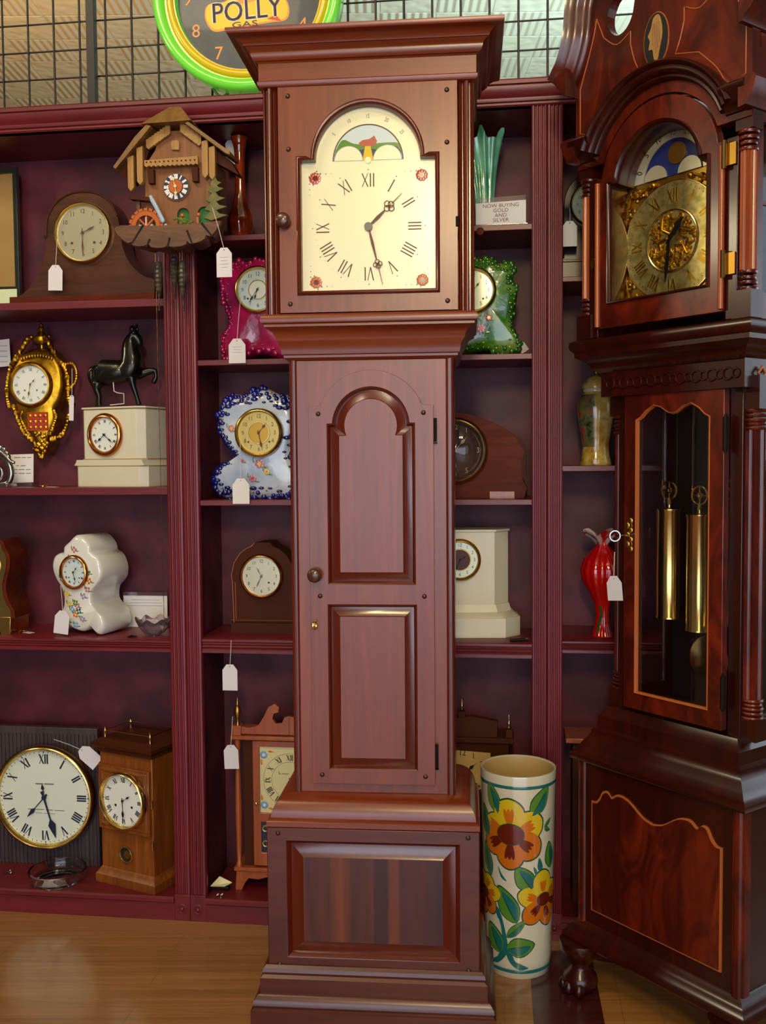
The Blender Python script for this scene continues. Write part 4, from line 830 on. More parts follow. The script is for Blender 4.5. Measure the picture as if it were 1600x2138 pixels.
g.loft([[(cx_ + (x - cx_) * f, y, cz_ + (z - cz_) * f) for x, z in lo_] for f, y in ((.955, -.060), (.985, -.057), (1, -.050), (.99, -.03), (.9, -.0), (.85, .03))], M['carved'])
link('carved_leaf_base', g, r, smooth=35)
g = G()
for a, b in (((312, 478), (285, 517)), ((326, 506), (318, 522)), ((368, 505), (364, 524)), ((405, 492), (416, 520)), ((436, 478), (458, 506))): P0 = q([a, b]); g.tube([(P0[0][0], -.060, P0[0][1]), (P0[1][0], -.058, P0[1][1])], .003, M['felt'])
link('leaf_vein', g, r)
g = G(); tr = []
for k, (yb, w_) in enumerate(((466, 30), (448, 28), (430, 24), (410, 20), (397, 14))): g.prism(q([(455 - w_ * .75, yb - 4), (455 - w_ * .2, yb + 2), (456 + w_ * .95, yb - 8), (455 + w_ * .4, yb - 12), (455, yb - 24), (455 - w_ * .4, yb - 14)]), -.03 + .003 * k, -.012, M['treeg'])
link('fir_tree', g, r, bevel=.001)
g = G(); c = q([(309, 474)])[0]
for k in range(11): a = PI * k / 10; g.box(-.005, .005, -.030, -.016, 30 * s, 37 * s, M['orangep'], T=Matrix.Translation((c[0], 0, c[1])) @ Matrix.Rotation(a - PI / 2, 4, 'Y'))
g.prism([(c[0] + p[0], c[1] + p[1]) for p in arc(0, 0, 32 * s, 0, 180, 20) + arc(0, 0, 22 * s, 180, 0, 20)], -.030, -.018, M['orangep'])
for a in (45, 90, 135): g.tube([(c[0], -.024, c[1]), (c[0] + 25 * s * math.cos(R_(a)), -.024, c[1] + 25 * s * math.sin(R_(a)))], .003, M['orangep'])
link('water_wheel', g, r)
g = G(); P0 = q([(321, 417), (330, 432), (340, 452), (346, 464)])
for x, z in curve(P0, 4): g.ball((x, -.030, z), (.0058, .005, .008), M['waterp'], 8)
link('water_stream', g, r)
link('water_chute', G().prism(q([(274, 410), (276, 418), (320, 424), (322, 416)]), -.034, -.01, M['mus']), r, bevel=.001)
link('chute_post', G().prism(q([(287, 418), (294, 418), (294, 470), (287, 470)]), -.02, -.01, M['carved']), r)
g = G(); random.seed(2)
for k in range(16): P0 = q([(random.uniform(370, 412), random.uniform(462, 476))])[0]; g.ball((P0[0], -.035, P0[1]), (.006, .004, .003), M['leafl'] if k % 2 else M['treeg'], 7)
for X in (383, 418): P0 = q([(X, 458)])[0]; g.tube([(P0[0], -.018, P0[1] - .02), (P0[0], -.018, P0[1])], .0035, M['inlay']); g.ball((P0[0] + .003, -.02, P0[1] + .006), (.006, .005, .006), M['orangep'], 8)
for X in (300, 325, 355): P0 = q([(X, 476)])[0]; g.ball((P0[0], -.04, P0[1]), .005, M['waterp'], 7)
link('deer_and_bushes', g, r)
for X, zt, zb in ((329, 545, 646), (352, 530, 617), (381, 545, 648)):
    x0_, z0_ = q([(X, zt)])[0]; z1_ = q([(X, zb)])[0][1]; n = 22; H_ = z0_ - z1_; g = G(); yw = .03 if X == 352 else -.01
    pr = []
    for k in range(n + 1): t = k / n; w_ = .012 * (math.sin(PI * min(t * 1.15 + .12, 1) ** .8) ** .6) if t < 1 else .003; pr.append((max(w_, .002) * (1 if k % 2 else .86), z0_ - H_ * t))
    g.lathe([(0, z0_ + .002)] + pr + [(0, z1_ - .001)], M['fir'], (x0_, yw, 0), 'z', 10); link('pinecone_weight', g, r, smooth=20)
    link('chain', G().tube([(x0_, yw, z0_ - .004), (x0_, yw, q([(X, 500)])[0][1])], .0012, M['fir'], 5), r)
x0_, z0_ = q([(314, 520)])[0]; g = G(); z1_ = q([(318, 1322)])[0][1]; n = 150
link('chain', G().tube([(x0_ + (.004 * k / 60), .02, z0_ + (z1_ - z0_) * k / 60) for k in range(61)], [.0009 if k % 2 else .0005 for k in range(61)], M['oldbrass'], 5), r)
link('wall_bracket', G().box(-.02, .02, .085, .099, .09, .13, M['mus']), r)
tagm('white price tag with handwriting hanging from the chalet cuckoo clock', 468, 520, (442, 432), B, -.165, 33, 58, lines=4, sh=.01)
# ---- left bookcase, second shelf
xx, zz, s = B.spot(95, 810, .215); r = thing('cartel_clock', 'ornate gilt cartel wall clock hanging on the back of the left bookcase', 'wall clock', B, xx, .215, zz)
q = lambda pts, f=1: [((a - 95) * s * f, (810 - b) * s) for a, b in pts]
bod = curve([(58, 742), (75, 733), (95, 730), (118, 735), (134, 750), (146, 775), (148, 810), (140, 838), (128, 858), (130, 880), (118, 905), (110, 930), (100, 950), (90, 946), (78, 925), (66, 905), (50, 880), (44, 850), (40, 835), (32, 812), (34, 780), (44, 760)], 3, True)
g = G(); lo_ = q(bod); g.loft([[((x) * f, y, z * f) for x, z in lo_] for f, y in ((.86, -.05), (.96, -.045), (1.0, -.03), (1.0, .03))], M['gold']); link('case_body', g, r, smooth=60)
g = G(); random.seed(11)
def rope(path, rr, n=4, m=M['gold'], wob=.3):
    for i, (x, z) in enumerate(curve(q(path), n)): g.ball((x, -.045, z), (rr * (1 + wob * random.uniform(-1, 1)), rr, rr * (1 + wob * random.uniform(-1, 1))), m, 7)
rope([(74, 712), (64, 728), (50, 748), (36, 768), (28, 800), (27, 830), (30, 848)], .0085); rope([(112, 708), (124, 728), (138, 752), (154, 772), (160, 800), (160, 830), (164, 848), (170, 848)], .0085)
rope([(40, 850), (50, 880), (62, 905), (78, 918)], .008); rope([(160, 870), (152, 896), (140, 912), (120, 918)], .008); rope([(152, 766), (170, 764), (178, 780), (176, 800), (166, 812)], .005, wob=.1)
rope([(60, 860), (56, 872), (62, 890), (72, 908)], .006); rope([(128, 860), (132, 872), (126, 890), (118, 908)], .006)
for k in range(26): P0 = q([(random.uniform(82, 114), random.uniform(905, 945))])[0]; g.ball((P0[0], -.05, P0[1]), random.uniform(.004, .008), M['gold'], 7)
rope([(84, 925), (90, 942), (98, 955), (104, 942), (110, 925)], .006)
for k in range(12): P0 = q([(62 + 6 * k, 752 - 6 * math.sin(PI * k / 11))])[0]; g.ball((P0[0], -.052, P0[1]), (.0042, .004, .009), M['gold'], 7)
link('garland_ornament', g, r)
g = G(); c = q([(96, 715)])[0]; g.lathe([(0, -.012), (.018, -.010), (.026, .0), (.024, .012), (.010, .016), (.014, .022), (.006, .030), (.010, .038), (.004, .044), (.007, .050), (0, .056)], M['gold'], (c[0], -.02, c[1]), 'z', 16)
for X in (74, 112): c2 = q([(X, 706)])[0]; g.ball((c2[0], -.02, c2[1]), .008, M['gold'], 8)
g.tube([(c[0], -.02, c[1] - .03), (c[0], -.02, c[1] - .01)], .006, M['gold']); link('urn_finial', g, r, smooth=60)
g = G().prism(q([(72, 862), (116, 862), (116, 900), (72, 900)]), -.0535, -.050, M['redp']); 
for k in range(4):
    for j in range(3): P0 = q([(78 + 11 * k, 869 + 12 * j)])[0]; g.ball((P0[0], -.0545, P0[1]), (.0048, .002, .0048), M['gold'], 4)
link('red_lattice', g, r, smooth=0)
c = q([(82, 806)])[0]; dial(r, c[0], -.056, c[1], 40 * s, M['enamel'], M['ink_grey'], 'roman', .78, .16, (M['gold'], .010, .012), 42, 190, hm=M['oldbrass'], hl=(.4, .7), holes=[(-.33, -.28), (.33, -.28)], ticks=False)
tagm('narrow edge-on white tag hanging from the gilt cartel clock', 150, 826, (152, 770), B, .12, 10, 52, tilt=3)
r, s, q = px_thing('paper_card', 'bluish white notice card pinned at the left edge beside the gilt cartel clock', 'card', 5, 738, .2)
link('card_sheet', G().prism(q([(-25, 712), (21, 708), (23, 764), (-25, 768)]), 0, .0012, M['tag']), r, smooth=0)
g = G()
for k in range(4): P0 = q([(-15, 722 + 11 * k), (16, 720 + 11 * k)]); g.box(P0[0][0], P0[1][0], -.0006, 0, P0[0][1] - .001, P0[0][1] + .0005, M['ink_grey'])
link('text_line', g, r, smooth=0)
# silver figurine
r, s, q = px_thing('silver_figurine', 'scrolled silver metal ornament cut off by the left edge on the second shelf', 'figurine', 5, 1017, .07, S2)
g = G(); rr = [.010, .012, .011, .009, .006]
g.tube([(x, 0, z) for x, z in curve(q([(-30, 965), (-12, 952), (8, 955), (22, 970), (26, 990), (18, 1008), (0, 1012)]), 5)], .0085, M['silverm'], 10)
g.tube([(x, -.012, z) for x, z in curve(q([(-20, 938), (0, 940), (18, 952), (30, 964), (38, 966)]), 5)], [.012 - .0004 * k for k in range(21)], M['silverm'], 10)
for a, b in ((8, 934), (16, 938), (22, 946), (2, 932), (24, 954), (10, 1014), (20, 1012)): P0 = q([(a, b)])[0]; g.ball((P0[0], -.01, P0[1]), .008, M['silverm'], 8)
g.ring((q([(-8, 988)])[0][0], -.005, q([(-8, 988)])[0][1]), .022, .004, M['silverm'], 24, 8); link('scrollwork', g, r, smooth=60)
link('base', G().prism(q([(-35, 1018), (28, 1018), (26, 1010), (-35, 1010)]), -.03, .03, M['silverm']), r, bevel=.002)
r, s, q = px_thing('printed_card', 'printed white card standing behind the scrolled silver ornament', 'card', 50, 1017, .14, S2)
link('card_sheet', G().prism(q([(16, 1008), (71, 1007), (73, 948), (20, 949)]), 0, .0012, M['card']), r, smooth=0)
g = G()
for row, yy in ([(30, 44), (47, 56), (59, 68)], 956), ([(34, 40), (44, 55)], 973), ([(30, 37), (40, 52), (56, 66)], 981), ([(30, 36), (39, 52), (56, 66)], 989):
    for a, b in row: P0 = q([(a, yy), (b, yy)]); g.box(P0[0][0], P0[1][0], -.0006, 0, P0[0][1], P0[0][1] + .0022, M['ink_grey'])
link('text_line', g, r, smooth=0); link('acrylic_foot', G().prism(q([(16, 1018), (71, 1017), (71, 1007), (16, 1008)]), -.01, .004, M['smoke']), r)
def keys(label, px, py, yp, z, m=M['oldbrass'], tagw=0, rot=10):
    x, zz, s = B.spot(px, py, yp); r = thing('winding_key', label, 'key', B, x, yp, z, rot, 'winding keys lying on the shelves')
    T = Matrix.Rotation(R_(80), 4, 'X')
    g = G().ring((-.006, 0, .006), .0055, .0018, m, 14, 6, T=Matrix.Translation((0, 0, .003)) @ T); g.ring((.006, 0, .006), .0055, .0018, m, 14, 6, T=Matrix.Translation((0, 0, .003)) @ T); g.tube([(0, -.004, .004), (.004, -.026, .004)], .0022, m); link('key_body', g, r)
    if tagw: link('key_tag', G().box(.008, .008 + tagw, -.012, .006, .0004, .0012, M['tag'], T=Matrix.Rotation(R_(-12), 4, 'Z')), r, smooth=0)
keys('small brass key with white tag below the gilt cartel clock', 92, 1013, .05, S2, tagw=.036)
# marble clock
r, s, q = px_thing('marble_clock', 'ivory marble mantel clock with gold-rimmed dial, carrying the dark horse', 'clock', 232, 1018, .085, S2, rot=-17)
HW = .118; DP = .12; z1 = 42 * s; z2 = 56 * s; z3 = 160 * s
def chbox(g, hw, y0, y1, za, zb, m, ch=.02): g.prism([(-hw, y1), (-hw, y0 + ch), (-hw + ch, y0), (hw - ch, y0), (hw, y0 + ch), (hw, y1)], za, zb, m, axis='z')
g = G(); chbox(g, HW + .012, -.012, DP, 0, z1, M['marble']); chbox(g, HW + .013, -.013, DP, z1, z1 + .003, M['marble_t']); b_ = link('base', g, r, bevel=.001)
g = G(); g.prism([(-HW - .010, z1 + .003), (HW + .010, z1 + .003), (HW + .004, z1 + .010), (HW, z2), (-HW, z2), (-HW - .004, z1 + .010)], -.008, DP, M['marble']); chbox(g, HW + .001, -.001, DP, z2, z2 + .0025, M['marble_t']); link('base_step', g, r)
g = G(); chbox(g, HW - .004, 0, DP, z2 + .0025, z3, M['marble']); link('case_body', g, r, bevel=.001)
g = G(); chbox(g, HW - .003, -.001, DP, z3, z3 + .003, M['marble_t']); chbox(g, HW, -.004, DP, z3 + .003, z3 + .008, M['marble']); link('top_slab', g, r, bevel=.001)
dial(r, -.015, -.004, (1018 - 910) * s, .050, M['enamel'], M['ink'], 'roman', .78, .16, (M['copper'], .013, .010), 232, 128, style='spade', hl=(.7, .8), ticks=False, only=None)
TOPZ = S2 + z3 + .008
# horse
def skin(name, joints, edges, m, parent, sub=2):
    me = bpy.data.meshes.new(name); me.from_pydata([j[0] for j in joints], edges, []); me.materials.append(m); o = bpy.data.objects.new(name, me); COL.objects.link(o); o.parent = parent
    sk = o.modifiers.new('skin', 'SKIN'); sk.use_smooth_shade = True
    for i, j in enumerate(joints): rr = j[1]; me.skin_vertices[0].data[i].radius = (rr, rr) if not isinstance(rr, tuple) else rr; me.skin_vertices[0].data[i].use_root = (i == 0)
    ss = o.modifiers.new('subdivision', 'SUBSURF'); ss.levels = sub; ss.render_levels = sub; return o
xx, zz, s = B.spot(255, 850, .15); HS = 1.28; r = thing('horse_statue', 'dark bronze rearing-neck horse statue with raised foreleg on the ivory marble clock', 'statue', B, xx, .15, TOPZ)
def J(a, b, y, rr): return ((((a / 3.81) - 255) * s, y, max((660 + 0 - 0 + 190 - (b / 3.81 + 660 - 0) + 0) * s * 1.0, .002)), rr)
# joints in 3.81x crop coordinates; ground line at b = 715
def J(a, b, y, rr): return (((a / 3.81 - 255) * s, y, (715 - b) / 3.81 * s + .002), rr * HS)
jt = [J(900, 440, 0, .028), J(1000, 430, 0, .027), J(1075, 410, 0, .029), J(830, 425, 0, .027), J(785, 440, 0, .021),
      J(1062, 330, 0, .027), J(1050, 260, 0, .023), J(1055, 190, 0, .018), J(1088, 142, 0, .0155), J(1112, 178, 0, .0135), J(1126, 215, 0, .0095), J(1132, 238, 0, .008),
      J(790, 500, -.014, .018), J(775, 565, -.014, .009), J(800, 620, -.014, .0062), J(797, 690, -.014, .0055), J(803, 712, -.014, .0085),
      J(765, 500, .014, .018), J(745, 565, .014, .009), J(765, 625, .014, .0062), J(750, 690, .014, .0055), J(756, 712, .014, .0085),
      J(1065, 470, -.015, .014), J(1080, 540, -.015, .008), J(1100, 600, -.015, .0062), J(1118, 665, -.015, .0052), J(1130, 710, -.015, .008),
      J(1110, 460, .014, .014), J(1180, 430, .014, .009), J(1240, 425, .014, .0065), J(1245, 480, .014, .0052), J(1215, 530, .014, .0075),
      J(750, 410, 0, .011), J(722, 420, 0, .011), J(722, 470, 0, .012), J(742, 530, 0, .008), J(750, 570, 0, .004)]
ed = [(0, 1), (1, 2), (0, 3), (3, 4), (2, 5), (5, 6), (6, 7), (7, 8), (8, 9), (9, 10), (10, 11), (3, 12), (12, 13), (13, 14), (14, 15), (15, 16), (3, 17), (17, 18), (18, 19), (19, 20), (20, 21),
      (2, 22), (22, 23), (23, 24), (24, 25), (25, 26), (2, 27), (27, 28), (28, 29), (29, 30), (30, 31), (4, 32), (32, 33), (33, 34), (34, 35), (35, 36)]
skin('horse_body', jt, ed, M['bronze'], r)
g = G(); random.seed(4)
for k in range(34):
    t = k / 33; a = 1085 - 75 * t + random.uniform(-8, 8) + 10 * math.sin(t * 9); b = 105 + 230 * t; p = J(a, b, 0, 0)[0]; g.ball((p[0], random.uniform(-.012, .012), p[2]), (.009, .011, .012), M['bronze'], 7)
for a, b in ((1092, 100), (1118, 96)): p = J(a, b, 0, 0)[0]; g.lathe([(0, .022), (.004, .006), (.006, 0), (0, -.003)], M['bronze'], (p[0], -.006 if a > 1100 else .006, p[2] - .006), 'z', 8)
link('mane', g, r, smooth=80)
g = G(); p = J(1092, 160, 0, 0)[0]; g.ball((p[0], -.012, p[2]), .0022, M['brass'], 8); g.ball((p[0], .012, p[2]), .0022, M['brass'], 8); link('eye', g, r)
g = G().tube([J(925, 520, -.02, 0)[0], J(930, 590, -.02, 0)[0], J(960, 605, -.02, 0)[0], J(1010, 610, -.02, 0)[0], J(1010, 690, -.02, 0)[0], J(900, 700, -.024, 0)[0]], .0016, M['string']); link('tie_string', g, r)
# ---- left bookcase, third shelf
r, s, q = px_thing('gilt_mantel_clock', 'gilt waisted mantel clock with brown side, cut off by the left edge', 'clock', 0, 1325, .06, S3)
o_ = curve([(-60, 1290), (-40, 1250), (-30, 1225), (-38, 1190), (-40, 1160), (-20, 1135), (0, 1127), (8, 1132), (12, 1145), (20, 1160), (19, 1185), (12, 1210), (10, 1225), (14, 1250), (26, 1272), (28, 1285)], 3)
link('case_front', G().prism(q(o_ + [(28, 1290), (-60, 1290)]), -.006, 0, M['brass']), r, bevel=.001)
o2 = [(a + 6 if a > 0 else a, b) for a, b in o_]; link('case_body', G().prism(q(o2 + [(34, 1290), (-60, 1290)]), 0, .10, M['walnut_r']), r, bevel=.002)
g = G().prism(q([(-62, 1325), (0, 1325), (0, 1318), (6, 1318), (6, 1325), (27, 1325), (29, 1287), (-62, 1287)]), -.012, .10, M['brass']); link('base', g, r, bevel=.001)
c = q([(-22, 1180)])[0]; dial(r, c[0], -.009, c[1], 24 * s, M['enamel_g'], M['ink'], 'roman', bez=(M['brass'], .006, .008), ticks=False)
keys('brass key with white tag between the gilt clock and white porcelain clock', 50, 1306, .10, S3, tagw=.034, rot=-14)
r, s, q = px_thing('porcelain_clock', 'white porcelain clock painted with flowers, cloud-shaped outline, on the left third shelf', 'clock', 165, 1325, .075, S3, rot=-15)
ol = curve([(148, 1130), (162, 1117), (178, 1122), (190, 1138), (193, 1152), (206, 1162), (214, 1185), (212, 1205), (203, 1220), (194, 1232), (192, 1256), (202, 1272), (214, 1286), (217, 1306), (208, 1322), (200, 1318), (190, 1308), (172, 1318), (150, 1312), (138, 1302), (128, 1318), (114, 1316), (114, 1296), (132, 1276), (136, 1250), (130, 1225), (118, 1205), (112, 1182), (118, 1160), (136, 1152), (138, 1140)], 3, True)
fx = 1.24; lo_ = [((a - 163) * s * fx + .004, (1325 - b) * s) for a, b in ol]; cz_ = .12
g = G(); g.loft([[(x * f, y, cz_ + (z - cz_) * f) for x, z in lo_] for f, y in ((.90, -.012), (.965, -.009), (1, 0), (1, .115), (.95, .125))], M['porc']); link('case_body', g, r, smooth=70)
g = G(); random.seed(8)
for k, (u, v) in enumerate([(.0, .25), (-.012, .225), (.015, .225), (-.042, .19), (-.048, .165), (.047, .185), (.052, .16), (.045, .135), (-.03, .12), (.03, .115), (0, .095), (-.012, .075), (.012, .07), (0, .06), (.006, .085), (-.022, .09), (.024, .048), (-.03, .04), (0, .03)]):
    m_ = [M['pinkp'], M['yel'], M['purp'], M['leafl'], M['bluep'], M['teal'], M['ora']][k % 7]
    for j in range(4): a = j * 1.57 + k; g.ball((u + .006 * math.cos(a), -.0125, v + .006 * math.sin(a)), (.004, .0006, .004), m_, 6)
    g.ball((u + .011, -.0125, v - .004), (.006, .0005, .0018), M['leafl'], 6); g.ball((u - .009, -.0125, v + .006), (.0018, .0005, .006), M['teal'] if k % 2 else M['leafl'], 6)
link('painted_flowers', g, r)
dial(r, -.001, -.014, (1325 - 1194) * s, .042, M['enamel_b'], M['ink_b'], 'roman', .78, .15, (M['copper'], .009, .009), 38, 165, style='spade', hl=(.5, .72), holes=[(-.45, -.38), (.45, -.38)], ticks=False)
tagm('large blank white tag leaning on the left foot of the white porcelain clock', 131, 1278, (128, 1222), B, .03, 32, 46, tilt=7)
r, s, q = px_thing('printed_card', 'white printed card in acrylic stand behind the cut glass bowl', 'card', 305, 1306, .215, S3)
link('card_sheet', G().prism(q([(257, 1305), (352, 1305), (352, 1243), (257, 1243)]), 0, .0012, M['card']), r, smooth=0)
g = G()
for k, (a, b) in enumerate(((275, 335), (270, 340), (266, 342))): P0 = q([(a, 1252 + 6 * k), (b, 1252 + 6 * k)]); g.box(P0[0][0], P0[1][0], -.0006, 0, P0[0][1] - .0008, P0[0][1], M['ink_grey'])
link('text_line', g, r, smooth=0); link('acrylic_holder', G().prism(q([(257, 1243), (353, 1243), (353, 1236), (257, 1236)]), -.002, .003, M['smoke']), r)
r, s, q = px_thing('glass_bowl', 'small scalloped cut glass bowl on the left third shelf', 'bowl', 322, 1322, .075, S3)
g = G(); n = 48; secs = []
for k, (rr, h) in enumerate([(.0, .004), (.018, .002), (.022, 0), (.030, .010), (.044, .028), (.054, .048), (.0515, .048), (.041, .030), (.027, .013), (.016, .006), (0, .006)]):
    f = 1 if 3 <= k <= 8 else 0; secs.append([(rr * (1 + .05 * f * math.cos(8 * 2 * PI * i / n)) * math.cos(2 * PI * i / n), rr * (1 + .05 * f * math.cos(8 * 2 * PI * i / n)) * math.sin(2 * PI * i / n), h + (.006 * math.cos(8 * 2 * PI * i / n) if k in (5, 6) else 0)) for i in range(n)])
g.loft(secs, M['smoke'], False, False); link('bowl_body', g, r, smooth=80)
keys('dark winding key in front of the cut glass bowl', 283, 1330, .045, S3, M['hardware'], rot=-40)
# ---- left bookcase, bottom
r, s, q = px_thing('round_wall_clock', 'big round cream wall clock with brass rim leaning on a ribbed dark board', 'wall clock', 97, 1812, .135, S4)
link('backboard', G().prism(q([(-95, 1815), (204, 1813), (204, 1522), (-95, 1520)]), .036, .06, M['ridge']), r, bevel=.002)
g = G()
for k in range(34): P0 = q([(-88 + 8.6 * k, 1812)])[0]; g.box(P0[0], P0[0] + .004, .032, .037, 0, 280 * s, M['ridge'])
link('board_ribs', g, r, smooth=0)
c = q([(97, 1662)])[0]; Rd = 103 * s; link('drum', G().lathe([(0, .006), (Rd * .98, .006), (Rd * .98, .036)], M['walnut'], (c[0], 0, c[1]), 'y', 64), r)
dial(r, c[0], 0, c[1], Rd * .98, M['coolcream'], M['ink_b'], 'roman', .80, .20, (M['brass'], .013, .016), 352, 164, hm=M['ink_b'], style='arrow', hl=(.28, .86), hw=1.8)
hand(r, 'second_hour_hand', c[0], -.0035, c[1], 222, Rd * .55, 'arrow', M['ink_b'], 1.1)
g = G()
for a, b, yy, hh in ((-.19, -.02, .26, .004), (.0, .20, .26, .004), (-.36, -.28, -.26, .0022), (-.24, -.02, -.26, .0022), (.02, .18, -.265, .0022), (.21, .42, -.27, .0022), (-.2, -.06, -.33, .0012), (-.03, .22, -.335, .0012)): g.box(c[0] + a * Rd, c[0] + b * Rd, -.0006, 0, c[1] + yy * Rd, c[1] + yy * Rd + hh, M['ink_grey'])
link('faint_lettering', g, r, smooth=0)
tagm('white tag lying on the brass rim between the round clock and the oak clock', 170, 1565, (110, 1545), B, .10, 34, 46, tilt=-50)
r, s, q = px_thing('oak_clock', 'square golden oak bracket clock with white dial and brass gallery rail', 'clock', 268, 1852, .045, S4, rot=-20)
hw, Hh = .098, (1852 - 1568) * s; zb = 60 * s
link('base', G().sweep([(.012, 0), (.014, .004), (.014, .026), (.010, .030), (.004, .040), (.0, .046), (-.004, .05)], hw, -.0, .13, M['oak']), r, smooth=30)
link('case_body', G().box(-hw, hw, 0, .13, .045, Hh, M['oak']), r, bevel=.002)
c_ = (0, (1852 - 1664) * s); g = G().prism([(-hw + .003, c_[1] - .098), (hw - .003, c_[1] - .098), (hw - .003, c_[1] + .092), (-hw + .003, c_[1] + .092)], -.012, 0, M['oak']); g.loft([[(x * f, y, c_[1] + z * f) for x, z in ((-.088, -.088), (.088, -.088), (.088, .085), (-.088, .085))] for f, y in ((1, -.012), (.96, -.016), (.9, -.016), (.86, -.011))], M['oak'], False, False); link('dial_door', g, r, bevel=.001)
dial(r, .008, -.022, c_[1], .076, M['enamel'], M['ink'], 'roman', .80, .20, (M['brass'], .008, .014), 58, 178, style='spade', hl=(.45, .8), holes=[(-.38, -.22), (.42, -.2)])
g = G().disc((-.004, -.002, (1852 - 1784) * s), .022, M['felt'], .003, 32).ring((-.004, -.003, (1852 - 1784) * s), .023, .003, M['brass'], 40, 8).disc((.0, -.003, (1852 - 1784) * s), .012, M['oldbrass'], .002, 24); link('pendulum_window', g, r)
link('cornice', G().sweep([(-.01, Hh - .008), (.004, Hh - .006), (.006, Hh + .004), (.014, Hh + .012), (.016, Hh + .022), (-.004, Hh + .034), (-.02, Hh + .034)], hw, -.004, .13, M['mus']), r, smooth=30)
g = G(); zt = Hh + .034
for X, Y in ((-.085, .01), (.085, .01), (-.085, .12), (.085, .12)): g.lathe([(0, 0), (.004, 0), (.003, .012), (.005, .018), (.003, .022), (.004, .028), (0, .032)], M['brass'], (X, Y, zt), 'z', 10)
for a, b in (((-.085, .01), (.085, .01)), ((-.085, .01), (-.085, .12)), ((.085, .01), (.085, .12)), ((-.085, .12), (.085, .12))): g.tube([(a[0], a[1], zt + .02), (b[0], b[1], zt + .02)], .0014, M['brass'], 6)
link('gallery_rail', g, r)
for zz_ in (.26, .14): link('hinge', G().tube([(hw + .002, -.006, zz_ - .012), (hw + .002, -.006, zz_ + .012)], .003, M['brass']), r)
r, s, q = px_thing('glass_dish', 'round clear glass dish on the bottom shelf in front of the round clock', 'dish', 121, 1846, .068, S4)
g = G().lathe([(0, .004), (.066, .003), (.072, 0), (.080, .006), (.084, .030), (.083, .034), (.078, .034), (.075, .010), (.06, .008), (0, .008)], M['glass'], (0, 0, 0), 'z', 48); link('dish_body', g, r, smooth=70)
r, s, q = px_thing('paper_label', 'small white paper label under the edge of the clear glass dish', 'label', 98, 1856, .012, S4)
link('paper_sheet', G().box(-.022, .022, -.014, .022, .0004, .0014, M['tag'], T=Matrix.Rotation(R_(-15), 4, 'Z')), r, smooth=0)
keys('silver key lying at the left end of the bottom shelf', 26, 1820, .10, S4, M['silverm'], rot=-50)

# ---- middle bookcase, left half
A1, A2, A3, A4 = 1.900, 1.560, 1.171, .783
r, s, q = px_thing('amber_vase', 'tall slender amber brown glass vase on the top middle shelf', 'vase', 503, 485, .12, A1 + .0)
H_ = 225 * s; pr = [(0, 0), (.022, 0), (.026, .006), (.036, .05), (.034, .075), (.022, .105), (.015, .14), (.0135, .19), (.014, .24), (.018, .275), (.026, .296), (.024, .297), (.012, .25)]
n = 36; g = G(); secs = [[(rr * (1 + (.05 * math.cos(9 * 2 * PI * i / n + h * 20) if h < .11 else 0)) * math.cos(2 * PI * i / n), rr * (1 + (.05 * math.cos(9 * 2 * PI * i / n + h * 20) if h < .11 else 0)) * math.sin(2 * PI * i / n), h) for i in range(n)] for rr, h in pr]
g.loft(secs, M['amber'], True, True); link('vase_body', g, r, smooth=80)
r, s, q = px_thing('price_tag', 'greenish white tag partly hidden behind the slender amber vase', 'tag', 480, 340, .15); link('tag_card', G().prism([(x, z - .0) for x, z in q([(471, 343), (471, 300), (480, 288), (494, 287), (494, 343)])], 0, .001, M['tag']), r, smooth=0)
link('string', G().tube([(.008, 0, .0), (.012, .001, 20 * s), (.016, 0, 50 * s)], .0009, M['string']), r)
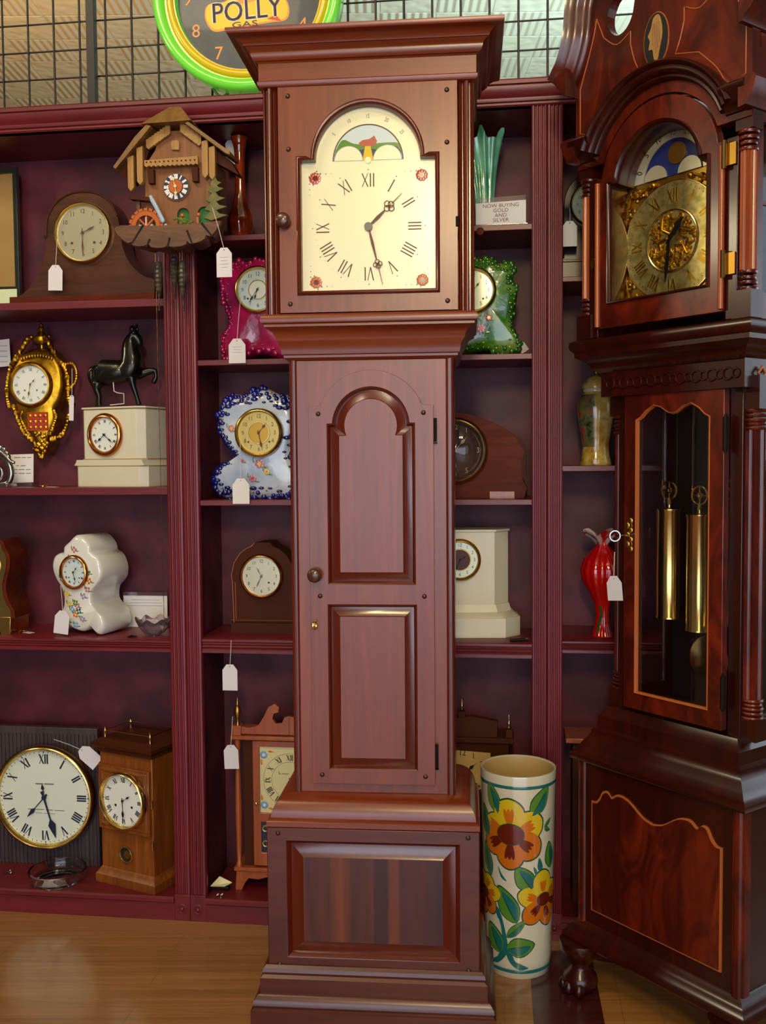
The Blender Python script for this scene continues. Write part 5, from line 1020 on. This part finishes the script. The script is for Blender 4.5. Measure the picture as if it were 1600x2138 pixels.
def rococo(name, label, px, py, yp, z, outline, main, rim, cd_, Rd_, dialf, ink, bezm, depth, ornament=1.0, rot=0, centre=None, seed=1, hour=38, minute=165, inner=None, feat=None, face=None, hl=(.55, .8)):
    r, s, q = px_thing(name, label, 'clock', px, py, yp, z, rot); random.seed(seed)
    lo = curve(q(outline), 4, True); cx = sum(p[0] for p in lo) / len(lo); cz = sum(p[1] for p in lo) / len(lo)
    g = G(); g.loft([[(cx + (x - cx) * f, y, cz + (z - cz) * f) for x, z in lo] for f, y in ((.12, -.0368), (.42, -.036), (.72, -.033), (.86, -.029), (.95, -.018), (1, 0), (.98, depth))], main); link('case_body', g, r, smooth=70)
    if 0 and face: g = G().prism([(cx + (x - cx) * .70, cz + (z - cz) * .72) for x, z in lo], -.0355, -.03, face); link('painted_front', g, r, smooth=0)
    g = G(); n = len(lo)
    for i, (x, z) in enumerate(lo):
        f = random.uniform(.86, 1.0); rr = random.uniform(.005, .0095) * ornament; g.ball((cx + (x - cx) * f, -.012 - .018 * (1 - f) * 6, cz + (z - cz) * f), (rr, rr, rr), rim, 8)
        if i % 2: f = random.uniform(.74, .88); rr *= .7; g.ball((cx + (x - cx) * f, -.030, cz + (z - cz) * f), (rr * 1.5, rr, rr * .8), rim, 7)
    link('relief_scrolls', g, r, smooth=80)
    g = G()
    for i in range(0, n, 3): x, z = lo[i]; f = random.uniform(.78, .97); g.ball((cx + (x - cx) * f, -.032 if f < .9 else -.020, cz + (z - cz) * f), .0024 * ornament, M['gold'], 6)
    link('gilt_highlights', g, r)
    c = q([cd_])[0]; dial(r, c[0], -.046, c[1], Rd_ * s, dialf, ink, 'arabic', .76, .2, (bezm, .009, .012), hour, minute, style='spade', hl=hl, centre=centre, holes=[(-.5, -.42), (.5, -.42)], ticks=False)
    if feat:
        g = G()
        for (u, v, rr, c1, c2) in feat: P0 = q([(u, v)])[0]; blossom(g, P0[0], P0[1], -.038, rr, c1, c2, 6); g.ball((P0[0] + rr * 1.3, -.0368, P0[1] - rr * .8), (rr * .7, .0006, rr * .25), M['leafl'], 6); g.ball((P0[0] - rr * 1.3, -.0368, P0[1] + rr * .9), (rr * .25, .0006, rr * .7), M['leafl'], 6)
        link('painted_flowers', g, r)
    return r
rococo('porcelain_clock', 'magenta glazed rococo porcelain clock left of the tall clock hood', 545, 746, .085, A2,
       [(470, 560), (490, 548), (520, 546), (560, 541), (600, 545), (625, 560), (632, 600), (622, 650), (625, 690), (645, 718), (640, 742), (600, 744), (545, 740), (500, 742), (466, 742), (460, 722), (470, 700), (480, 680), (474, 650), (464, 615), (462, 585)],
       M['magenta'], M['magenta'], (549, 612), 42, M['enamel_b'], M['ink'], M['brass'], .07, centre=(.45, M['enamel'], M['brass']), seed=2, hour=200, minute=215)
tagm('white price tag with pencil notes hanging from the magenta porcelain clock', 495, 710, (503, 620), B, .005, 36, 48, lines=3, sh=.008)
rococo('porcelain_clock', 'cobalt blue and white rococo porcelain clock left of the central clock trunk', 545, 1036, .09, A3,
       [(470, 840), (490, 824), (515, 826), (535, 816), (560, 812), (590, 826), (618, 830), (634, 860), (632, 900), (622, 940), (628, 975), (640, 1010), (625, 1034), (590, 1036), (545, 1032), (505, 1036), (474, 1034), (448, 1020), (448, 992), (466, 975), (486, 975), (494, 950), (476, 928), (460, 900), (458, 866)],
       M['skyglaze'], M['cobalt'], (551, 905), 44, M['golddial'], M['ink_br'], M['brass'], .08, 1.25, centre=(.5, M['oldbrass'], M['brass']), seed=5, hour=40, minute=168, face=M['skyglaze'],
       feat=[(550, 968, .013, M['pinkp'], M['yel']), (565, 985, .008, M['yel'], M['ora']), (535, 998, .010, M['pinkp'], M['redp']), (515, 962, .006, M['pinkp'], M['redp']), (492, 895, .010, M['pinkp'], M['yel'])], hl=(.6, .85))
tagm('blank cream tag hanging from the cobalt blue porcelain clock', 503, 1002, (501, 915), B, .003, 36, 50, sh=.01, mt='card')
# beehive clock
r, s, q = px_thing('beehive_clock', 'dark inlaid beehive mantel clock with silver dial left of the tall clock trunk', 'clock', 545, 1328, .10, A4 + .001)
ol = [(488, 1300), (486, 1215), (484, 1200), (490, 1175), (503, 1155), (518, 1144), (528, 1140), (534, 1133), (548, 1131), (568, 1132), (574, 1140), (586, 1145), (602, 1158), (614, 1178), (618, 1200), (616, 1300)]
link('case_body', G().prism(q(ol), 0, .09, M['mus']), r, bevel=.002)
link('inlay_line', G().tube([(x, -.001, z) for x, z in q(ol[:8])], .0014, M['inlay'], 6).tube([(x + .008, -.001, z) for x, z in q([(487, 1292), (486, 1215)])], .0011, M['inlay'], 6), r)
link('base', G().prism(q([(483, 1322), (622, 1322), (622, 1300), (483, 1300)]), -.008, .095, M['mus']).box(*[v for v in (q([(483, 0)])[0][0], q([(622, 0)])[0][0])], -.009, -.008, 27 * s, 27 * s + .001, M['inlay']), r, bevel=.001)
for X in (487, 616):
    for Y in (.0, .085): P0 = q([(X, 1326)])[0]; link('foot', G().ball((P0[0], Y, P0[1] + .001), .005, M['brass'], 10), r)
c = q([(549, 1202)])[0]; dial(r, c[0], -.006, c[1], 41 * s, M['silverdial'], M['ink'], 'arabic', .76, .18, (M['copper'], .007, .011), 205, 333, hm=M['ink_grey'], style='leaf', hl=(.6, .5), holes=[(.38, -.32)], ticks=False)
tagm('blank white tag hanging below the dark beehive clock, in front of the fixed shelf', 480, 1390, (484, 1336), B, -.008, 32, 52, sh=.0)
# pillar clock
r, s, q = px_thing('pillar_clock', 'cherry pillar shelf clock with scrolled pediment on the bottom middle shelf', 'clock', 610, 1862, .07, S4 + .0)
zz_ = lambda y: (1862 - y) * s; hw = 116 * s; pn = M['pine_r']
g = G().prism([((a - 610) * s, zz_(b)) for a, b in [(491, 1862), (494, 1818), (726, 1818), (729, 1862), (715, 1862), (708, 1846), (700, 1836), (680, 1838), (660, 1832), (560, 1832), (540, 1838), (520, 1836), (512, 1846), (505, 1862)]], -.012, .11, pn); link('bracket_base', g, r, bevel=.001)
link('lower_moulding', G().box(-hw - .006, hw + .006, -.018, .11, zz_(1820), zz_(1812), pn), r, bevel=.002)
link('case_body', G().box(-hw + .022, hw - .022, .0, .10, zz_(1812), zz_(1540), M['mus']), r)
link('upper_moulding', G().box(-hw - .010, hw + .010, -.022, .11, zz_(1542), zz_(1533), pn), r, bevel=.003)
for sx in (-1, 1):
    g = G().lathe([(0, zz_(1812)), (.009, zz_(1812)), (.009, zz_(1804)), (.006, zz_(1800)), (.008, zz_(1770)), (.0095, zz_(1690)), (.007, zz_(1580)), (.006, zz_(1566)), (.009, zz_(1560)), (.008, zz_(1550)), (.010, zz_(1542)), (0, zz_(1542))], pn, (sx * (hw - .008), -.008, 0), 'z', 20); link('pillar', g, r, smooth=50)
    g = G().box(sx * (hw - .008) - .013, sx * (hw - .008) + .013, -.018, .012, zz_(1533), zz_(1513), pn); link('finial_block', g, r, bevel=.001)
    g = G().lathe([(0, zz_(1513)), (.007, zz_(1513)), (.004, zz_(1508)), (.006, zz_(1500)), (.011, zz_(1486)), (.009, zz_(1478)), (.004, zz_(1474)), (.006, zz_(1470)), (.003, zz_(1464)), (0, zz_(1454))], M['oldbrass'], (sx * (hw - .008), -.003, 0), 'z', 14); link('finial', g, r, smooth=50)
    sw = [(503, 1531), (503, 1515), (525, 1518), (545, 1512), (556, 1494), (566, 1474), (580, 1466), (590, 1474), (588, 1484), (578, 1487), (575, 1498), (582, 1508), (594, 1507), (600, 1494), (610, 1492), (610, 1531)]
    link('swan_neck', G().prism([(sx * (a - 610) * s * -1 if 0 else (-sx) * (a - 610) * s * -1, zz_(b)) for a, b in sw], -.010, .004, M['pine_r']), r, bevel=.001)
dr = link('door', G().prism([(-.108, zz_(1808)), (.108, zz_(1808)), (.108, zz_(1544)), (-.108, zz_(1544))], -.012, 0, pn, [[(-.088, zz_(1696)), (.088, zz_(1696)), (.088, zz_(1556)), (-.088, zz_(1556))], [(-.085, zz_(1780)), (.085, zz_(1780)), (.085, zz_(1715)), (-.085, zz_(1715))]]), r, bevel=.0015)
link('door_knob', G().ball((-.097, -.017, zz_(1675)), .0055, M['brass'], 12), dr)
dp = link('dial', G().box(-.09, .09, -.006, -.003, zz_(1698), zz_(1554), M['creamdial2']), r, smooth=0); g = G(); dz = zz_(1627); roman(g, 0, dz, -.0066, .066, .017, M['ink'], wid=.9); g.ring((0, -.0062, dz), .078, .0005, M['ink_grey'], 48, 4); g.ring((0, -.0062, dz), .054, .0005, M['ink_grey'], 48, 4); g.text('L', .014, M['ink'], (-.030, -.0066, dz + .022)); g.box(-.024, -.004, -.0066, -.006, dz + .0185, dz + .0205, M['ink_grey']); link('numerals', g, dp, smooth=0)
g = G()
for sx in (-1, 1):
    for sz in (-1, 1): blossom(g, sx * .076, dz + sz * .073, -.0068, .011, M['bluep'], M['enamel_b'], 8); g.ball((sx * .055, -.0066, dz + sz * .083), (.009, .0005, .003), M['ora'], 6); g.ball((sx * .083, -.0066, dz + sz * .052), (.003, .0005, .009), M['ora'], 6)
link('painted_flowers', g, dp); hand(r, 'hour_hand', 0, -.008, dz, 40, .04, 'spade', M['ink']); hand(r, 'minute_hand', 0, -.0095, dz, 170, .06, 'spade', M['ink'])
g = G().box(-.087, .087, -.006, -.003, zz_(1782), zz_(1713), M['ink_b'])
for X in (-.074, .074):
    for zc_ in (1730, 1762): g.ring((X, -.007, zz_(zc_)), .008, .002, M['golddial'], 16, 5)
link('lower_tablet', g, r, smooth=0)
tagm('blank white tag hanging beside the scrolled pediment of the pillar clock', 482, 1558, (487, 1495), B, .045, 31, 48, tilt=-2)
r, s, q = px_thing('folded_tag', 'pale folded tag with dark clip lying left of the pillar clock', 'tag', 465, 1848, .06, S4)
link('folded_card', G().loft([[(-.032, -.015, .012), (.012, -.02, .016), (.030, -.006, .022), (-.01, .004, .034)], [(-.032, -.015, .0135), (.012, -.02, .0175), (.030, -.006, .0235), (-.01, .004, .0355)]], M['creamdial2']), r, smooth=0)
link('clip', G().box(-.03, .022, -.012, .0, .0, .012, M['hardware']), r, bevel=.003)
keys('tiny silver key in front of the pale folded tag on the middle bottom shelf', 460, 1862, .02, S4, M['silverm'])
# ---- middle bookcase, right half
r, s, q = px_thing('green_glass_vase', 'sea-green twisted glass vase with fingered rim behind the buying sign', 'vase', 1012, 478, .13, A1)
n = 60; g = G(); secs = []
for k in range(15):
    t = k / 14; h = .265 * t; rr = .020 + .012 * t + .016 * t ** 3; q5 = [];
    for i in range(n): a = 2 * PI * i / n; w_ = 1 + .10 * math.cos(10 * a + 3.5 * t); lift = (max(0, math.cos(5 * a + 1.75 * t + .6)) ** 1.5) * .030 * t ** 8; q5.append((rr * w_ * math.cos(a) * (1 + lift * 6), rr * w_ * math.sin(a) * (1 + lift * 6), h + lift - .012 * t ** 8))
    secs.append(q5)
for k in range(13, 4, -2):
    t = k / 14; secs.append([((x) * .82, y * .82, z) for x, y, z in secs[k]])
g.loft(secs, M['greenvase'], True, True); link('vase_body', g, r, smooth=80)
r, s, q = px_thing('acrylic_sign', 'white sign in clear holder reading NOW BUYING GOLD AND SILVER', 'sign', 1046, 472, .016, A1)
link('sign_sheet', G().prism(q([(994, 474), (1098, 474), (1098, 420), (994, 424)]), -.001, .001, M['card']), r, smooth=0)
link('acrylic_holder', G().prism(q([(994, 424), (1098, 420), (1098, 410), (995, 414)]), -.0015, .0015, M['smoke']).box(-.07, .07, -.001, .03, 0, .003, M['smoke']), r, smooth=0)
g = G()
for t, yy in (('NOW BUYING', 430), ('GOLD', 440), ('AND', 450), ('SILVER', 460)): P0 = q([(1046, yy)])[0]; g.text(t, 11 * s, M['ink_br'], (P0[0], -.0016, P0[1]), sx=1.05, rot=.02)
link('sign_text', g, r, smooth=0)
r, s, q = px_thing('small_object', 'small round dark wooden peg at the front of the shelf beside the hood', 'peg', 1003, 484, -.005)
g = G().lathe([(0, -.012), (.010, -.010), (.011, -.003), (.006, .0), (.004, .012), (.009, .014), (.009, .018), (0, .018)], M['walnut_r'], (0, 0, 0), 'y', 16); link('peg_body', g, r, smooth=50); r.name = 'shelf_peg'
rococo('porcelain_clock', 'leaf green rococo porcelain clock right of the tall clock hood', 1010, 741, .085, A2,
       [(930, 560), (960, 545), (985, 536), (1005, 545), (1024, 541), (1040, 552), (1066, 550), (1076, 565), (1070, 585), (1080, 610), (1076, 650), (1072, 690), (1084, 715), (1088, 736), (1050, 739), (1010, 733), (960, 738), (925, 738), (925, 700), (935, 650), (925, 600)],
       M['greenglaze'], M['greendark'], (990, 613), 41, M['enamel_g'], M['ink'], M['brass'], .075, seed=9, hour=40, minute=190, face=M['greenglaze'],
       feat=[(1022, 668, .009, M['redp'], M['yel']), (1006, 690, .012, M['pinkp'], M['redp']), (1000, 660, .007, M['yel'], M['ora'])])
tagm('little white tag edge showing behind the foot of the leaf green clock', 1082, 716, None, B, .175, 22, 24, tilt=-35)
# walnut tambour
r, s, q = px_thing('walnut_clock', 'red walnut shaped mantel clock with brown dial right of the central trunk', 'clock', 960, 1040, .09, A3)
ol = curve([(830, 920), (880, 878), (920, 864), (950, 861), (990, 868), (1030, 884), (1060, 900), (1076, 912), (1082, 925), (1096, 942), (1098, 960), (1090, 985), (1092, 1005), (1100, 1018)], 3)
link('case_body', G().prism(q(ol + [(1094, 1036), (826, 1036)]), 0, .08, M['walnut_r']), r, bevel=.0015)
link('dark_edge', G().prism(q([(1076, 912), (1084, 912), (1098, 938), (1098, 958), (1096, 985), (1102, 1010), (1096, 1012), (1088, 990), (1087, 965), (1094, 945), (1082, 925)]), -.001, .081, M['mus']), r)
link('foot_block', G().prism(q([(1022, 1039), (1074, 1039), (1074, 1026), (1022, 1026)]), -.012, .01, M['pine_r']), r, bevel=.001)
c = q([(951, 941)])[0]; dial(r, c[0], -.006, c[1], 60 * s, M['browndial'], M['lume'], 'arabic', .78, .19, (M['brass'], .012, .016), 42, 180, hm=M['lume'], hl=(.62, .78), ticks=False, only=[12, 1, 3, 5, 6, 9, 11, 7])
g = G().lathe([(0, -.034), (.03, -.031), (.055, -.022), (.072, -.012), (.078, -.008)], M['glass'], (c[0], 0, c[1]), 'y', 40); link('domed_glass', g, r, smooth=80)
# marble block clock
r, s, q = px_thing('alabaster_clock', 'tall ivory marble block clock with green-ringed brass dial, right of the central trunk', 'clock', 965, 1335, .10, A4, rot=6)
z1, z2, z3 = 40 * s, 66 * s, 218 * s
g = G(); chbox(g, .165, -.03, .10, 0, z1, M['alab'], .045); link('base', g, r, bevel=.001)
g = G()
def oct_(hw, y0, y1, ch): return [(-hw, y1), (-hw, y0 + ch), (-hw + ch, y0), (hw - ch, y0), (hw, y0 + ch), (hw, y1)]
g.loft([[(x, y, z) for x, y in oct_(h_, y_, .10, c_)] for h_, y_, c_, z in ((.160, -.025, .044, z1), (.150, -.015, .042, z1 + .010), (.142, -.006, .042, z1 + .014), (.136, 0, .042, z2))], M['alab']); link('base_step', g, r, smooth=30)
g = G(); chbox(g, .134, 0, .10, z2, z3, M['alab'], .042); link('case_body', g, r, bevel=.001)
g = G(); chbox(g, .138, -.004, .10, z3, z3 + .006, M['alab'], .042); link('top_slab', g, r, bevel=.001)
c = q([(961, 1168)])[0]; dial(r, c[0], -.005, c[1], 38 * s, M['enamel_g'], M['ink_b'], 'arabic', .8, .2, (M['oldbrass'], .008, .010), 60, 205, hm=M['hardware'], hl=(.45, .75), centre=(.58, M['browndial'], M['oldbrass']), ticks=False)
x_, z_, s_ = B.spot(1088, 1326, .03); r = thing('pen', 'slim dark pen with pale clip lying beside the ivory block clock', 'pen', B, x_, .03, A4, 14); link('barrel', G().tube([(-.03, 0, .0045), (.02, 0, .0045)], .0042, M['hardware']), r); link('pen_clip', G().tube([(.012, -.002, .009), (.035, -.002, .0085)], .0016, M['silverm']), r)
# dark clock with brass spire finials
r, s, q = px_thing('steeple_clock', 'dark wooden clock with brass spire finials behind the floral umbrella vase', 'clock', 985, 1850, .12, S4)
zz_ = lambda y: (1850 - y) * s
link('case_body', G().prism(q([(900, 1850), (1064, 1850), (1062, 1540), (1044, 1536), (985, 1505), (920, 1536), (900, 1540)]), 0, .09, M['mus']), r, bevel=.002)
link('cornice', G().prism(q([(892, 1545), (1072, 1545), (1072, 1534), (892, 1534)]), -.012, .095, M['mus']), r, bevel=.002)
link('gable', G().prism(q([(925, 1534), (925, 1500), (985, 1490), (1040, 1500), (1040, 1534)]), -.004, .02, M['mus']), r, bevel=.002)
for X, zb in ((907, 1534), (966, 1482), (1063, 1518)):
    z0 = zz_(zb); link('finial_post', G().prism(q([(X - 7, 1540), (X + 7, 1540), (X + 7, zb), (X - 7, zb)]), .0, .02, M['mus']), r, bevel=.001)
    link('finial', G().lathe([(0, 0), (.005, 0), (.003, .005), (.006, .009), (.003, .014), (.0065, .022), (.003, .027), (.0045, .032), (.002, .037), (.003, .044), (0, .060)], M['brass'], (q([(X, 0)])[0][0], .01, z0), 'z', 12), r, smooth=50)
c = q([(967, 1613)])[0]; dp = link('dial', G().prism(q([(912, 1560), (1025, 1566), (1025, 1600), (1018, 1630), (1000, 1645), (980, 1650), (950, 1650), (912, 1640)]), -.006, -.003, M['tandial']), r, smooth=0)
g = G(); arabic(g, c[0], c[1], -.0066, 46 * s, 13 * s, M['ink'], only=[10, 11, 12, 1, 2, 3]); link('numerals', g, dp, smooth=0); hand(r, 'hour_hand', c[0], -.009, c[1], 180, 26 * s, 'plain', M['ink'], 2); hand(r, 'minute_hand', c[0], -.011, c[1], 47, 40 * s, 'spade', M['ink'], .9)
link('winding_arbor', G().disc((q([(1001, 1636)])[0][0], -.008, q([(1001, 1636)])[0][1]), .0035, M['ink'], .002, 12), r)
# ---- right bookcase
C1, C2, C3 = 1.758, 1.2605, .793
r, s, q = px_thing('mantel_clock', 'dark arched mahogany clock with brass-rimmed dial behind the right clock column', 'clock', 1235, 575, .10, C1)
link('case_body', G().prism(q([(1176, 560)] + arc(1235, 440, 62, 180, 0, 20)[::1] + [(1296, 560)] if 0 else [(1178, 562), (1178, 440)] + [(1236 + 58 * math.cos(R_(a)), 430 - 68 * math.sin(R_(a))) for a in range(180, -1, -12)] + [(1294, 562)]), 0, .08, M['maho']), r, bevel=.002)
link('base', G().prism(q([(1172, 577), (1300, 577), (1300, 540), (1172, 540)]), -.012, .09, M['maho']).prism(q([(1172, 548), (1300, 548), (1300, 543), (1172, 543)]), -.016, .0, M['maho']), r, bevel=.0015)
c = q([(1236, 430)])[0]; dial(r, c[0], -.005, c[1], 41 * s, M['enamel_g'], M['ink'], 'arabic', .72, .16, (M['brass'], .006, .010), 60, 200, holes=[(-.45, -.1)], ticks=False)
tagm('greenish white price tag hanging beside the dark arched clock in the right bookcase', 1190, 464, (1190, 434), B, .04, 30, 50, lines=0, mt='card')
r, s, q = px_thing('ginger_jar', 'gold satsuma lidded temple jar on the right bookcase shelf', 'jar', 1244, 972, .10, C2)
pr = [(0, 0), (32, 0), (33, 4), (29, 20), (27, 38), (30, 62), (35, 90), (38, 115), (37, 135), (30, 146), (25, 150), (25, 154)]
g = G().lathe([(a * s, b * s) for a, b in pr] + [(0, 154 * s)], M['satsuma'], (0, 0, 0), 'z', 40); 
jb = link('jar_body', g, r, smooth=60)
g = G().lathe([(a * s + .0006, b * s) for a, b in pr[4:10]], M['satdark'], (0, 0, 0), 'z', 24, a0=R_(195), a1=R_(262)); link('garden_panel', g, r, smooth=60); r_ = r
g = G().ring((0, 0, 0), 0, .0001, M['porc'], 4, 4); g = G().lathe([(0, 152 * s), (26 * s, 152 * s), (27 * s, 155 * s), (25 * s, 159 * s), (0, 160 * s)], M['porc_i'], (0, 0, 0), 'z', 32); link('neck_rim', g, r, smooth=50)
g = G().lathe([(0, 158 * s), (28 * s, 158 * s), (29 * s, 162 * s), (27 * s, 170 * s), (18 * s, 180 * s), (8 * s, 185 * s), (4 * s, 187 * s), (0, 188 * s)], M['satsuma'], (0, 0, 0), 'z', 36); ld = link('lid', g, r, smooth=60)
link('lid_finial', G().lathe([(0, 186 * s), (3 * s, 187 * s), (5 * s, 192 * s), (3.5 * s, 198 * s), (0, 201 * s)], M['gold'], (0, 0, 0), 'z', 12), ld, smooth=60)
r, s, q = px_thing('red_glass_vase', 'bright red ribbed glass vase with ruffled white-lined rim on the right bookcase', 'vase', 1258, 1325, .085, C3)
n = 60; g = G(); secs = []; pr = [(22, 0), (21, 4), (15, 20), (13, 45), (16, 70), (28, 92), (42, 118), (45, 138), (38, 160), (22, 178), (12, 190), (11, 198), (20, 206), (40, 217)]
for k, (rr, h) in enumerate(pr):
    ruf = 1 if k == len(pr) - 1 else 0; secs.append([((rr * s * (1 + .04 * math.cos(15 * 2 * PI * i / n)) + ruf * .006 * math.cos(5 * 2 * PI * i / n)) * math.cos(2 * PI * i / n), rr * s * (1 + .04 * math.cos(15 * 2 * PI * i / n)) * math.sin(2 * PI * i / n), h * s + ruf * .008 * math.cos(5 * 2 * PI * i / n + 1)) for i in range(n)])
g.loft(secs, M['redglass'], True, False); link('vase_body', g, r, smooth=80)
g = G(); last = secs[-1]; g.loft([last, [(x * .6, y * .6, z - .010) for x, y, z in last], [(x * .28, y * .28, z - .030) for x, y, z in last]], M['redwhite'], False, True); link('ruffled_lining', g, r, smooth=80)
g = G().tube([(-.016, -.017, .006), (-.012, -.022, .03), (-.004, -.022, .06), (-.008, -.02, .085)], .0035, M['darkgreen']); link('green_stem', g, r)
xk, zk, sk_ = RC.spot(1281, 1205, .0)
tagm('white price tag hanging from the trunk door key of the right tall clock', 1282, 1206, (1284, 1152), RC, .012, 40, 48, tilt=-6)
# brass-rimmed plaque edge behind base of right clock
x_, z_, s_ = B.spot(1203, 1530, .09); r = thing('wooden_plinth', 'low orange-brown wooden stand glimpsed behind the dark tall clock base', 'stand', B, x_ + .02, .08, S4)
link('stand_top', G().box(-.05, .07, -.03, .09, .46, .474, M['pine_r']), r, bevel=.002); link('stand_post', G().box(-.03, .05, 0, .07, 0, .46, M['mus']), r, bevel=.002)

# ============================================================ FLORAL UMBRELLA VASE
vx, vy = .342, 2.497
r = thing('floral_vase', 'tall cream ceramic umbrella stand painted with sunflowers, on the floor right of centre', 'umbrella stand', None, vx, vy, FL)
SV = 1 / 818.0; VZ0 = 1.28 - (2010 - 957) * (2.50 - .09) / 2060 * .995; V0 = FL
Ht = .478 - FL + .0; HV = .5
zt = 1.28 - (1607 - 958) * 2.497 / 2060; HV = zt - FL
def vr(z): t = z / HV; return .083 + .0135 * t ** .8
prof = [(0, .0), (.078, .0), (.082, .003)] + [(vr(HV * k / 12), HV * k / 12) for k in range(1, 12)] + [(vr(HV) + .001, HV - .006), (vr(HV), HV - .001), (vr(HV) - .003, HV), (vr(HV) - .007, HV - .003)]
g = G().lathe(prof, M['vasecream'], (0, 0, 0), 'z', 72); g.lathe([(vr(HV) - .0068, HV - .003), (vr(HV) - .009, HV - .02), (.074, .02), (0, .015)], M['vasein'], (0, 0, 0), 'z', 64)
for zb, m_ in ((HV - .028, M['teal']), (.022, M['teal'])): g.lathe([(vr(zb) + .0006, zb - .0042), (vr(zb) + .0010, zb - .003), (vr(zb) + .0010, zb + .003), (vr(zb) + .0006, zb + .0042)], m_, (0, 0, 0), 'z', 72)
# painting laid on the curved wall: (u, v) in photo pixels around the front centre line
face = math.atan2(-vy, -vx)
ytop, ybot = 1607 + 21, 2010; zmap = lambda py: HV - (py - ytop + 21 * 0) / (ybot - ytop) * (HV - .0)
def wrap(pts, off, m, steps=5):
    cx = sum(p[0] for p in pts) / len(pts); cy = sum(p[1] for p in pts) / len(pts); secs = []
    for k in range(steps):
        f = 1 - k / steps; q5 = []
        for a, b in pts:
            px, py = cx + (a - cx) * f, cy + (b - cy) * f; z = min(max(zmap(py), .004), HV - .008); t_ = (px - 1081) / (80 * vr(z) / .0965); t_ = max(-1.4, min(1.4, t_)); ang = face + t_ * 1.12
            rr = vr(z) + off; q5.append((rr * math.cos(ang), rr * math.sin(ang), z))
        secs.append(q5)
    g.loft(secs, m, False, True)
def petal(cx, cy, ang, L, w, m, off, flip=1):
    base_ = [(0, -.22), (.25, -.5), (.6, -.62), (.88, -.42), (1.0, .02), (.86, .42), (.6, .6), (.25, .48), (0, .22)]
    c, s = math.cos(ang), math.sin(ang); P = curve([(u * L, v * w) for u, v in base_], 3, True); return [(cx + x * c - y * s, cy + x * s + y * c) for x, y in P]
def flower(cx, cy, R1, cr_, petals):
    for k, (a, L, w, low) in enumerate(petals):
        a = R_(a); o = .0006 + .00012 * k
        P = petal(cx, cy, a, L * R1 * 1.05, w * R1 * 1.08, None, 0); wrap(P, o, M['leafd'])
        wrap(petal(cx, cy, a, L * R1, w * R1, None, 0), o + .0005, M['ora'] if low else M['yel'])
        for d in (-.16, 0, .16):
            st = petal(cx + math.cos(a + d) * R1 * .30, cy + math.sin(a + d) * R1 * .30, a + d, R1 * .42, R1 * .09, None, 0); wrap(st, o + .0010, M['ora'] if not low else M['brn'], 2)
    wrap([(cx + cr_ * 1.08 * math.cos(t / 12 * PI), cy + cr_ * .86 * math.sin(t / 12 * PI)) for t in range(24)], .0026, M['leafd']); wrap([(cx + cr_ * math.cos(t / 12 * PI), cy + cr_ * .78 * math.sin(t / 12 * PI)) for t in range(24)], .0030, M['brn'])
def leaf_(x0, y0, x1, y1, w, split=.35):
    L = math.hypot(x1 - x0, y1 - y0); a = math.atan2(y1 - y0, x1 - x0); c, s = math.cos(a), math.sin(a)
    tr = lambda P: [(x0 + x * c - y * s, y0 + x * s + y * c) for x, y in curve(P, 3, True)]
    wrap(tr([(-.02 * L, 0), (.3 * L, -.54 * w), (.7 * L, -.44 * w), (1.03 * L, 0), (.7 * L, .46 * w), (.3 * L, .54 * w)]), .0005, M['leafd'])
    wrap(tr([(0, 0), (.3 * L, -.48 * w), (.7 * L, -.38 * w), (.98 * L, 0), (.7 * L, .40 * w), (.3 * L, .48 * w)]), .0010, M['leafl'])
    wrap(tr([(0, .02 * w), (.3 * L, .02 * w), (.6 * L, -.05 * w), (.85 * L, .06 * w), (.6 * L, .34 * w), (.3 * L, .42 * w)]), .0015, M['teal'])
    wrap(tr([(.05 * L, -.02 * w), (.4 * L, -.05 * w), (.8 * L, 0), (.4 * L, .03 * w)]), .0020, M['leafd'], 2)
leaf_(1042, 1700, 1020, 1645, 26); leaf_(1106, 1700, 1142, 1650, 30); leaf_(1018, 1750, 1002, 1692, 26); leaf_(1024, 1822, 1008, 1762, 22); leaf_(1152, 1806, 1147, 1756, 26); leaf_(1106, 1838, 1078, 1796, 34); leaf_(1078, 1900, 1043, 1836, 36); leaf_(1046, 1962, 1020, 1912, 34); leaf_(1060, 1952, 1112, 1942, 34); leaf_(1060, 1930, 1094, 1896, 16)
leaf_(1134, 1726, 1152, 1712, 8); leaf_(1134, 1728, 1150, 1734, 8)
for P in ([(1054, 1950), (1050, 1920), (1038, 1882), (1028, 1872), (1044, 1880), (1056, 1915), (1062, 1950)], [(1052, 1946), (1040, 1972), (1024, 1984), (1040, 1984), (1056, 1968), (1064, 1948)], [(1056, 1955), (1066, 1978), (1084, 1990), (1100, 1986), (1084, 1982), (1072, 1970), (1064, 1950)], [(1042, 1798), (1048, 1818), (1060, 1824), (1050, 1812)], [(1122, 1780), (1118, 1798), (1124, 1806), (1130, 1798)], [(1110, 1796), (1112, 1808), (1118, 1814), (1116, 1802)]): wrap(curve(P, 3, True), .0009, M['teal'], 3)
flower(1067, 1735, 66, 24, [(265, .98, .72, 0), (200, .86, .60, 0), (335, 1.0, .66, 0), (150, .92, .62, 1), (92, .98, .64, 1), (35, .98, .66, 1)])
flower(1132, 1860, 50, 15, [(268, 1.1, .7, 0), (195, 1.05, .62, 0), (330, .9, .6, 0), (135, 1.1, .62, 1), (75, 1.05, .6, 1), (20, .9, .6, 1)])
flower(1004, 1858, 44, 14, [(300, .9, .66, 0), (350, 1.0, .6, 0), (50, 1.0, .6, 1), (100, 1.0, .6, 1), (250, .9, .6, 0)])
link('vase_body', g, r, smooth=60)
